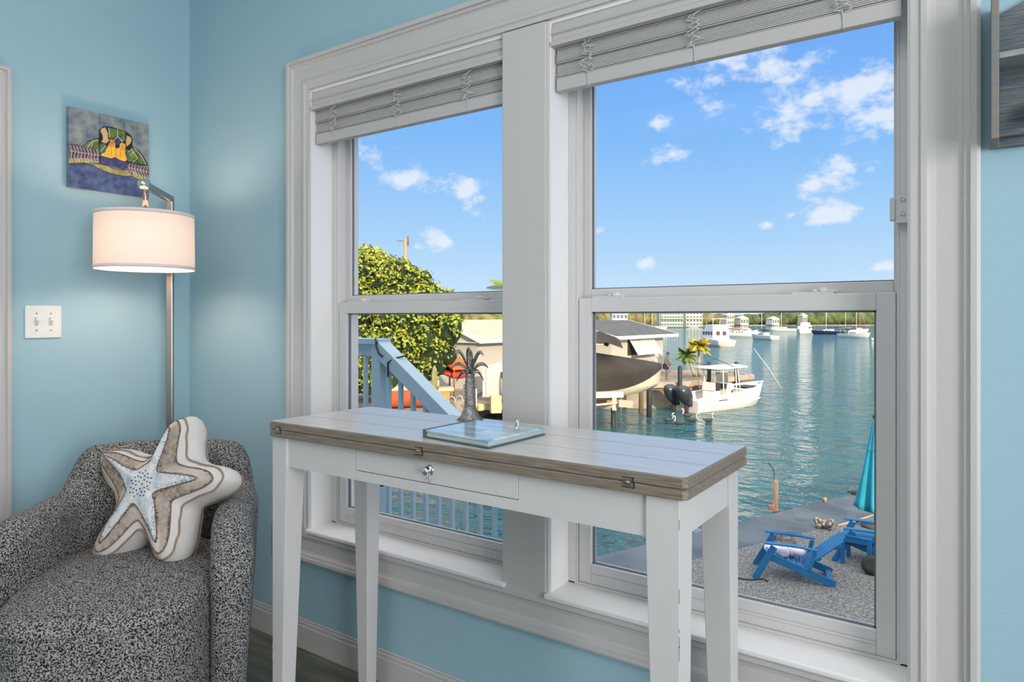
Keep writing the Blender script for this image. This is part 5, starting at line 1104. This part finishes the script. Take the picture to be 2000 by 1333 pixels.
# ---- man on the dock
def person():
    o0 = CF(42.6, (1301 - 1000) / F * 42.6, GZ); t_ = thing('person', 'shirtless man in dark shorts and cap holding a hose on the dock', 'person', o0, rz=dirang(-.45, .9))
    J = dict(pel=(0, 0, .93), ab=(.01, 0, 1.10), ch=(.03, 0, 1.32), nk=(.06, 0, 1.47), hd=(.10, 0, 1.58), ht=(.11, 0, 1.70),
             sl=(.03, .19, 1.41), el=(.08, .27, 1.14), wl=(.26, .22, .98), hl=(.33, .20, .95), sr=(.03, -.19, 1.41), er=(.00, -.28, 1.13), wr=(.14, -.26, .90), hr_=(.19, -.25, .84),
             ll=(0, .10, .88), kl=(.05, .13, .49), al=(-.02, .14, .08), tl=(.13, .16, .03), lr=(0, -.10, .88), kr=(.08, -.13, .49), ar=(.02, -.15, .08), tr=(.17, -.18, .03))
    rad = dict(pel=.135, ab=.125, ch=.150, nk=.060, hd=.088, ht=.075, sl=.062, el=.045, wl=.032, hl=.038, sr=.062, er=.045, wr=.032, hr_=.038, ll=.095, kl=.062, al=.042, tl=.038, lr=.095, kr=.062, ar=.042, tr=.038)
    E_ = [('pel', 'ab'), ('ab', 'ch'), ('ch', 'nk'), ('nk', 'hd'), ('hd', 'ht'), ('ch', 'sl'), ('sl', 'el'), ('el', 'wl'), ('wl', 'hl'), ('ch', 'sr'), ('sr', 'er'), ('er', 'wr'), ('wr', 'hr_'), ('pel', 'll'), ('ll', 'kl'), ('kl', 'al'), ('al', 'tl'), ('pel', 'lr'), ('lr', 'kr'), ('kr', 'ar'), ('ar', 'tr')]
    def skin(nm, names, edges, scale, m, parent):
        me = bpy.data.meshes.new(nm); ks = list(names); me.from_pydata([J[k] for k in ks], [(ks.index(a), ks.index(b5)) for a, b5 in edges], [])
        o = bpy.data.objects.new(nm, me); COL.objects.link(o); o.parent = parent
        o.modifiers.new('skin', 'SKIN')
        for i, k in enumerate(ks): me.skin_vertices[0].data[i].radius = (rad[k] * scale * 1.12, rad[k] * scale * 1.12); me.skin_vertices[0].data[i].use_root = (i == 0)
        s_ = o.modifiers.new('sub', 'SUBSURF'); s_.levels = 1; s_.render_levels = 1
        me.materials.append(m); return o
    SK = mat('shade_darkened_skin', (.17, .105, .075), .7)  # skin colour darkened for the shade on the man
    skin('body', J.keys(), E_, 1, SK, t_)
    J['kl2'] = (.025, .12, .62); J['kr2'] = (.045, -.12, .62); rad['kl2'] = .085; rad['kr2'] = .085
    skin('shorts', ('pel', 'll', 'lr', 'kl2', 'kr2'), [('pel', 'll'), ('pel', 'lr'), ('ll', 'kl2'), ('lr', 'kr2')], 1.18, mat('dark_shorts_cloth', (.03, .035, .05), .9), t_)
    hd = MB().ball((.105, 0, 1.665), .105, n=10, sc_=(1, .9, .85)); hd.box(.15, .27, -.06, .06, 1.665, 1.68)
    obj('cap', hd, mat('dark_cap_cloth', (.05, .06, .08), .9), t_, local=True)
    obj('face', MB().ball((.195, 0, 1.60), .016, n=6).ball((.178, .035, 1.63), .010, n=6).ball((.178, -.035, 1.63), .010, n=6).box(.17, .185, -.03, .03, 1.548, 1.556).ball((.10, .095, 1.60), .025, n=6, sc_=(.7, .4, 1.2)).ball((.10, -.095, 1.60), .025, n=6, sc_=(.7, .4, 1.2)), mat('dark_skin_detail', (.20, .10, .07), .8), t_, local=True)
    for nm_, w3, sgn in (('hand', 'hl', 1), ('hand', 'hr_', -1)):
        p = Vector(J[w3]); hm_ = MB()
        for k_ in range(4): a = p + Vector((.02, (k_ - 1.5) * .016, -.01)); hm_.tube([a, a + Vector((.035, 0, -.01)), a + Vector((.045, 0, -.035)), a + Vector((.03, 0, -.05 + k_ * .003))], .008, 5)
        a = p + Vector((0, -.03 * sgn, 0)); hm_.tube([a, a + Vector((.03, -.01 * sgn, -.01)), a + Vector((.045, .005, -.02))], .009, 5)
        obj('fingers', hm_, SK, t_, local=True)
    obj('white_cloth', MB().ball((-.02, .17, .86), .09, n=8, sc_=(1, .6, 1.5)), mat('white_rag', (.75, .76, .76), .9), t_, local=True, label='white rag tucked in the waistband')
    Mx = Matrix.Translation(o0) @ Matrix.Rotation(dirang(-.45, .9), 4, 'Z'); h = Mx @ Vector(J['hr_']) + Vector((0, 0, -.02)) ; 
    g_ = [Mx @ Vector((.19, -.25, .98)), Mx @ Vector((.205, -.25, .80)), Mx @ Vector((.42, -.22, .5)), Mx @ Vector((.80, -.1, .18)), Mx @ Vector((1.2, .0, .03)), Mx @ Vector((1.9, .3, .025))]
    tag(obj('wash_hose', MB().tube(g_, .02, 6), mat('tan_hose', (.30, .24, .16), .7)), 'thin hose trailing from the hand of the man on the dock', 'hose')
person()

# ---- cormorant-like seabirds on the water
def bird(px, py, ang, label, first=[None]):
    w_ = (ZC - WZ) * F / (py - HOR); p = CF(w_, (px - 1000) / F * w_, WZ)
    if first[0] is None:
        t_ = thing('seabird', label, 'bird', p, rz=ang, group='long-necked seabirds by the motorboat stern'); first[0] = t_
        BD = mat('dark_feathers', (.05, .05, .05), .8); NK = mat('pale_feathers', (.62, .58, .50), .8)
        bdy = MB(); bdy.loft([[(x, ry2 * math.cos(a), .05 + zc + rz2 * math.sin(a)) for a in [2 * math.pi * j / 10 for j in range(10)]] for x, ry2, rz2, zc in ((-.34, .01, .01, .06), (-.26, .05, .04, .04), (-.12, .10, .09, .02), (.05, .11, .10, .02), (.17, .08, .08, .03), (.24, .03, .03, .07))], closed=True, cap0=True, cap1=True)
        obj('body', bdy, BD, t_, local=True)
        obj('neck', MB().tube([(.17, 0, .08), (.24, 0, .18), (.20, 0, .28), (.21, 0, .36), (.26, 0, .39)], [.045, .032, .026, .026, .030], 8), NK, t_, local=True)
        obj('head', MB().ball((.26, 0, .40), .04, n=8, sc_=(1.3, 1, 1)), NK, t_, local=True)
        obj('bill', MB().tube([(.29, 0, .40), (.38, 0, .375)], [.014, .004], 6), mat('dark_bill', (.08, .06, .04), .6), t_, local=True)
    else:
        s = first[0]; t_ = s.copy(); COL.objects.link(t_); t_.location = p; t_.rotation_euler = (0, 0, ang); t_['label'] = label
        for c in s.children: k = c.copy(); COL.objects.link(k); k.parent = t_
bird(1306, 823, dirang(.2, .9), 'dark seabird farthest left of the five by the motorboat')
bird(1342, 814, dirang(.1, -.9), 'seabird with a pale neck right under the outboard motors')
bird(1327, 829, dirang(.1, -.9), 'nearest seabird of the five, lowest in the window')
bird(1352, 823, dirang(-.2, .9), 'seabird between the nearest one and the farthest right one')
bird(1384, 823, dirang(.2, .9), 'seabird farthest right of the five near the white hull')

# ------------------------------------------------------------------ boats at anchor
MAST = mat('bright_mast_paint', (.80, .70, .52), .5); WMAST = mat('white_mast', (.82, .82, .80), .4)
def sailboat(label, px, wl, w_h, L_, ang, mast_top, hullm=WHT, covm=None, mastm=WMAST, cabin=True, second=0, B2=None, z_add=0, fs_=.8):
    w_ = (ZC - WZ) * F / (wl - HOR); t_ = boat_thing('sailboat', label, 'sailboat', px, w_, ang, group=None)
    B2 = B2 or L_ * .3; hr = hull(L_, B2, fs_ + .2, fs_ + .6, .3, rake=.08)
    obj('hull', MB().loft(hr, cap0=True, cap1=True), hullm, t_, local=True)
    obj('deck', MB().loft(deck(hr, 0, 1), smooth=False), WHD, t_, local=True)
    if cabin:
        cb_ = obj('cabin', MB().hexa([(-L_ * .12, -B2 * .32, fs_), (L_ * .22, -B2 * .22, fs_), (L_ * .22, B2 * .22, fs_), (-L_ * .12, B2 * .32, fs_)], [(-L_ * .12, -B2 * .28, fs_ + .95), (L_ * .18, -B2 * .18, fs_ + .75), (L_ * .18, B2 * .18, fs_ + .75), (-L_ * .12, B2 * .28, fs_ + .95)]), WHT, t_, local=True)
        wn = MB(); 
        for k_ in range(3):
            x = -L_ * .08 + k_ * L_ * .08
            for s in (-1, 1): wn.box(x, x + L_ * .05, s * B2 * .29 - .02, s * B2 * .29 + .02, fs_ + .4, fs_ + .65)
        obj('cabin_windows', wn, mat('dark_boat_window', (.05, .05, .06), .3), cb_, local=True)
    bim = covm or mat('tan_bimini', (.45, .36, .26), .8)
    obj('bimini_top', MB().box(-L_ * .42, -L_ * .16, -B2 * .32, B2 * .32, fs_ + 1.75, fs_ + 1.85).tube([(-L_ * .4, -B2 * .3, fs_ + .2), (-L_ * .38, -B2 * .3, fs_ + 1.8)], .04, 5).tube([(-L_ * .4, B2 * .3, fs_ + .2), (-L_ * .38, B2 * .3, fs_ + 1.8)], .04, 5), bim, t_, local=True)
    zt = ZC - (mast_top - HOR) * w_ / F - WZ
    tm = max(.07, .5 * w_ / F)
    obj('mast', MB().tube([(L_ * .10, 0, fs_), (L_ * .10, 0, zt)], [tm, tm * .8], 8), mastm, t_, local=True)
    if second: obj('mast', MB().tube([(-L_ * .28, 0, fs_), (-L_ * .28, 0, fs_ + (zt - fs_) * second)], [tm * .8, tm * .6], 8), mastm, t_, local=True)
    obj('boom_cover', MB().tube([(L_ * .10, 0, fs_ + 1.6), (-L_ * .1, 0, fs_ + 1.45), (-L_ * .30, 0, fs_ + 1.40)], [.22, .18, .10], 8), covm or mat('dark_sail_cover', (.06, .07, .09), .8), t_, local=True)
    obj('rigging', MB().tube([(L_ * .5, 0, fs_ + .6), (L_ * .10, 0, zt)], .02, 4).tube([(-L_ * .48, 0, fs_ + .2), (L_ * .10, 0, zt)], .02, 4), mat('grey_rigging', (.45, .45, .45), .5), t_, local=True)
    return t_
NAVY = mat('navy_hull_paint', (.012, .02, .09), .3); BLC = mat('blue_sail_cover', (.02, .07, .22), .8); RED = mat('faded_red_paint', (.55, .22, .16), .6)
sailboat('white twin-masted sailboat with a red dinghy rack, right of the tall fishing yacht', 1444, 657.5, 0, 10.5, dirang(-.55, .8), 588, second=.8, covm=RED, mastm=MAST)
sailboat('lone white sailboat seen stern-on, nearest of the anchored sailboats', 1492, 663.5, 0, 9.0, dirang(.93, -.25), 586)
sailboat('white sailboat with a dark canopy left of the broad white trawler', 1531, 647, 0, 9.5, dirang(.3, -.9), 592, covm=mat('dark_sail_cover', (.06, .07, .09), .8))
sailboat('sailboat with a navy hull and blue sail cover', 1620, 653.5, 0, 9.8, dirang(.2, -.97), 590, hullm=NAVY, covm=BLC)
sailboat('white sailboat with two close masts nearest the right sash', 1667, 659.5, 0, 9.0, dirang(-.90, .42), 586, second=.95, mastm=MAST)
sailboat('pale sailboat anchored behind the two-masted one at the right', 1676, 650, 0, 8.0, dirang(.2, .9), 600, mastm=RED)
sailboat('sailboat in the marina just right of the boathouse roof, leftmost mast', 1256, 645, 0, 8.5, dirang(.3, .9), 596, mastm=MAST)
sailboat('sailboat in the marina, middle of the three by the boathouse roof', 1271, 646, 0, 8.5, dirang(.5, .8), 592, mastm=MAST)
sailboat('sailboat in the marina, rightmost of the three by the boathouse roof', 1285, 645, 0, 8.5, dirang(.3, .9), 598, mastm=MAST)
def motor_yacht(name, label, px, wl, L_, ang, B2, decks, tower=False, hw=.9):
    w_ = (ZC - WZ) * F / (wl - HOR); t_ = boat_thing(name, label, 'yacht', px, w_, ang)
    hr = hull(L_, B2, hw, hw + .9, .4, rake=.06); obj('hull', MB().loft(hr, cap0=True, cap1=True), WHT, t_, local=True); obj('deck', MB().loft(deck(hr, 0, 1), smooth=False), WHD, t_, local=True)
    z = hw; 
    for k_, (x0, x1, b3, h) in enumerate(decks):
        c = obj('deckhouse' if k_ == 0 else 'flybridge', MB().hexa([(x0, -b3, z), (x1, -b3, z), (x1, b3, z), (x0, b3, z)], [(x0 + .1, -b3 * .94, z + h), (x1 - .6, -b3 * .94, z + h), (x1 - .6, b3 * .94, z + h), (x0 + .1, b3 * .94, z + h)]), WHT, t_, local=True, bevel=.05)
        wn = MB(); n3 = 4
        for i in range(n3):
            xa = x0 + .3 + (x1 - x0 - 1.4) * i / n3
            for s in (-1, 1): wn.box(xa, xa + (x1 - x0 - 1.4) / n3 * .6, s * b3 * .97 - .05, s * b3 * .97 + .05, z + h * .5, z + h * .82)
        if k_ == 0:
            for yy in (-.6, .15): wn.box(x0 - .02, x0 + .14, yy * b3, yy * b3 + b3 * .4, z + h * .45, z + h * .85)
            obj('cabin_windows', wn, mat('dark_boat_window', (.05, .05, .06), .3), c, local=True)
        z += h
    if tower:
        x0, x1, b3, h = decks[-1]
        obj('hardtop', MB().box(x0 + .1, x1 - .3, -b3, b3, z + 1.05, z + 1.17), WHT, t_, local=True, bevel=.03)
        for xx in (x0 + .2, x1 - .7):
            for s in (-1, 1): obj('hardtop_post', MB().tube([(xx, s * b3 * .9, z - .1), (xx, s * b3 * .9, z + 1.08)], .06, 6), WHT, t_, local=True)
    return t_
motor_yacht('fishing_yacht', 'tall white fishing yacht with flybridge behind the small palms', 1398, 676, 9.5, dirang(.985, -.16), 4.0, [(-2.2, 3.6, 1.7, 1.9), (-1.9, 1.8, 1.55, 1.0)], True, 1.2)
motor_yacht('trawler_yacht', 'broad white trawler with a cream cabin between two sailboats', 1572, 652, 11, dirang(-.75, -.62), 4.2, [(-3.0, 3.0, 1.7, 1.8), (-2.2, 1.0, 1.3, 1.1)], False, .9)
motor_yacht('cabin_cruiser', 'small white cruiser moored beside the red-racked sailboat', 1457, 655, 6.5, dirang(-.5, .85), 2.6, [(-1.2, 1.8, 1.0, 1.3)], False, .8)
motor_yacht('cabin_cruiser', 'tiny white cruiser far off near the marina shore', 1354, 637.5, 7, dirang(.1, .95), 2.6, [(-1.5, 1.8, 1.0, 1.4)], False, .8)
motor_yacht('cabin_cruiser', 'small dark-windowed cruiser just right of the tall fishing yacht', 1416, 644, 6, dirang(.1, .95), 2.4, [(-1.5, 1.8, 1.0, 1.3)], False, .7)
for k_, (px, wl, lb) in enumerate(((1641, 657, 'white mooring buoy right of the navy sailboat'), (1704, 664.5, 'white mooring buoy nearest the right sash'))):
    w_ = (ZC - WZ) * F / (wl - HOR); tag(obj('mooring_buoy', MB().ball(CF(w_, (px - 1000) / F * w_, WZ + .2), .30, n=8), WHT), lb, 'buoy', 'white mooring buoys')
w_ = (ZC - WZ) * F / 30.; tag(obj('inflatable_tender', MB().tube([CF(w_ - 1, (1479 - 1000) / F * w_ - 1.2, WZ + .25), CF(w_, (1479 - 1000) / F * w_ + .1, WZ + .3), CF(w_ + 1.2, (1479 - 1000) / F * w_ + .9, WZ + .3)], .32, 8), WHT), 'small pale tender floating left of the nearest anchored sailboat', 'dinghy')

# ------------------------------------------------------------------ far shore
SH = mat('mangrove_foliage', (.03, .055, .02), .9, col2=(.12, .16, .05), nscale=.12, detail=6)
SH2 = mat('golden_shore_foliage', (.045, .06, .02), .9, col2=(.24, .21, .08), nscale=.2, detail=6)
rs = random.Random(21)
def shore(px0, px1, wa, wb, top, m, label, n_, seed):
    r9 = random.Random(seed); mb = MB()
    for k_ in range(n_):
        q = r9.random(); px = px0 + (px1 - px0) * q; w2 = wa + (wb - wa) * q + r9.uniform(0, 25); hh = top(q) * r9.uniform(.65, 1.12); rd = r9.uniform(.35, .6) * hh
        c = CF(w2, (px - 1000) / F * w2, WZ + .5); mb.ball(c + Vector((0, 0, hh - rd)), rd, n=5, sc_=(r9.uniform(.9, 1.5), r9.uniform(.9, 1.5), 1)); mb.ball(c + Vector((0, 0, hh * .35)), hh * .45, n=5, sc_=(1.5, 1.5, .9))
    tag(obj('shore_trees', mb, m), label, 'trees', kind='stuff')
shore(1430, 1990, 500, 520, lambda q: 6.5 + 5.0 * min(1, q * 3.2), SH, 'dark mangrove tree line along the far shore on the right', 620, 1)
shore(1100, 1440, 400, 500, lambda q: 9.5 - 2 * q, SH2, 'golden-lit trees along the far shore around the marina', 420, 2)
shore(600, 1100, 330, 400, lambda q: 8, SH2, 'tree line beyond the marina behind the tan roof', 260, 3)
struct('far_shore', MB().prism([CF(325, -130, WZ + .6), CF(398, 30, WZ + .6), CF(492, 158, WZ + .6), CF(500, 230, WZ + .6), CF(515, 600, WZ + .6), CF(900, 700, WZ + .6), CF(900, -300, WZ + .6)], (0, 0, -2)), SAND)
STU = mat('sunlit_pale_stucco', (.74, .66, .52), .8); STW = mat('white_villa_stucco', (.80, .78, .72), .8)
def building(name, label, px0, px1, w_, ybot, ytop, wallm, floors, ncol, roofm=None, depth=12):
    r0, r1 = (px0 - 1000) / F * w_, (px1 - 1000) / F * w_; z0 = WZ + .5; z1 = ZC - (ytop - HOR) * w_ / F
    t_ = thing(name, label, 'building', CF(w_, (r0 + r1) / 2, z0))
    obj('wall', MB().prism([CF(w_, r0, z0), CF(w_, r1, z0), CF(w_ + depth, r1, z0), CF(w_ + depth, r0, z0)], (0, 0, z1 - z0)), wallm, t_)
    gm = mat('blue_grey_window', (.10, .16, .18), .2)
    for i in range(floors):
        for j in range(ncol):
            a0 = r0 + (r1 - r0) * (j + .15) / ncol; a1 = r0 + (r1 - r0) * (j + .85) / ncol; za = z0 + (z1 - z0) * (i + .3) / floors; zb = z0 + (z1 - z0) * (i + .82) / floors
            obj('window', MB().prism([CF(w_ - .08, a0, za), CF(w_ - .08, a1, za), CF(w_ - .08, a1, zb), CF(w_ - .08, a0, zb)], CF(.2, 0, 0)), gm, t_)
    if roofm:
        obj('roof', MB().loft([[CF(w_ - .6, r0 - .6, z1), CF(w_ - .6, r1 + .6, z1), CF(w_ + depth, r1 + .6, z1), CF(w_ + depth, r0 - .6, z1)], [CF(w_ + depth * .45, r0 + 3, z1 + 2.0), CF(w_ + depth * .45, r1 - 3, z1 + 2.0), CF(w_ + depth * .5, r1 - 3, z1 + 2.0), CF(w_ + depth * .5, r0 + 3, z1 + 2.0)]], closed=True, cap0=True, cap1=True, smooth=False), roofm, t_)
    else: obj('balcony_band', MB().box(0, 0, 0, 0, 0, 0) if False else MB().prism([CF(w_ - 1.2, r0, z0 + (z1 - z0) * .5), CF(w_ - 1.2, r1, z0 + (z1 - z0) * .5), CF(w_, r1, z0 + (z1 - z0) * .5), CF(w_, r0, z0 + (z1 - z0) * .5)], (0, 0, .4)), wallm, t_)
PR = mat('pale_tile_roof', (.66, .58, .46), .8)
building('villa', 'white two-storey villa above the left end of the grey boathouse roof', 1196, 1226, 385, 0, 613, STW, 2, 4, PR)
building('apartment_block', 'long grey-green apartment block on the far shore by the marina masts', 1291, 1334, 392, 0, 609.5, mat('grey_green_stucco', (.42, .48, .44), .8), 4, 8)
building('apartment_block', 'sunlit cream apartment block left of the tall fishing yacht', 1340, 1372, 402, 0, 609, STU, 4, 5)
building('villa', 'cream villa with a pale roof just right of the twin-masted sailboat', 1446, 1462, 480, 0, 622, STU, 1, 3, PR)
building('villa', 'low pale villa on the far shore right of the lone sailboat', 1508, 1522, 488, 0, 623, STW, 1, 3, PR)
building('villa', 'tiny cream house among the far trees behind the white trawler', 1568, 1577, 490, 0, 617, STU, 1, 2, PR)
building('villa', 'small cream house on the far shore between the yacht and twin-masted sailboat', 1420, 1434, 455, 0, 616, STU, 2, 3, PR)
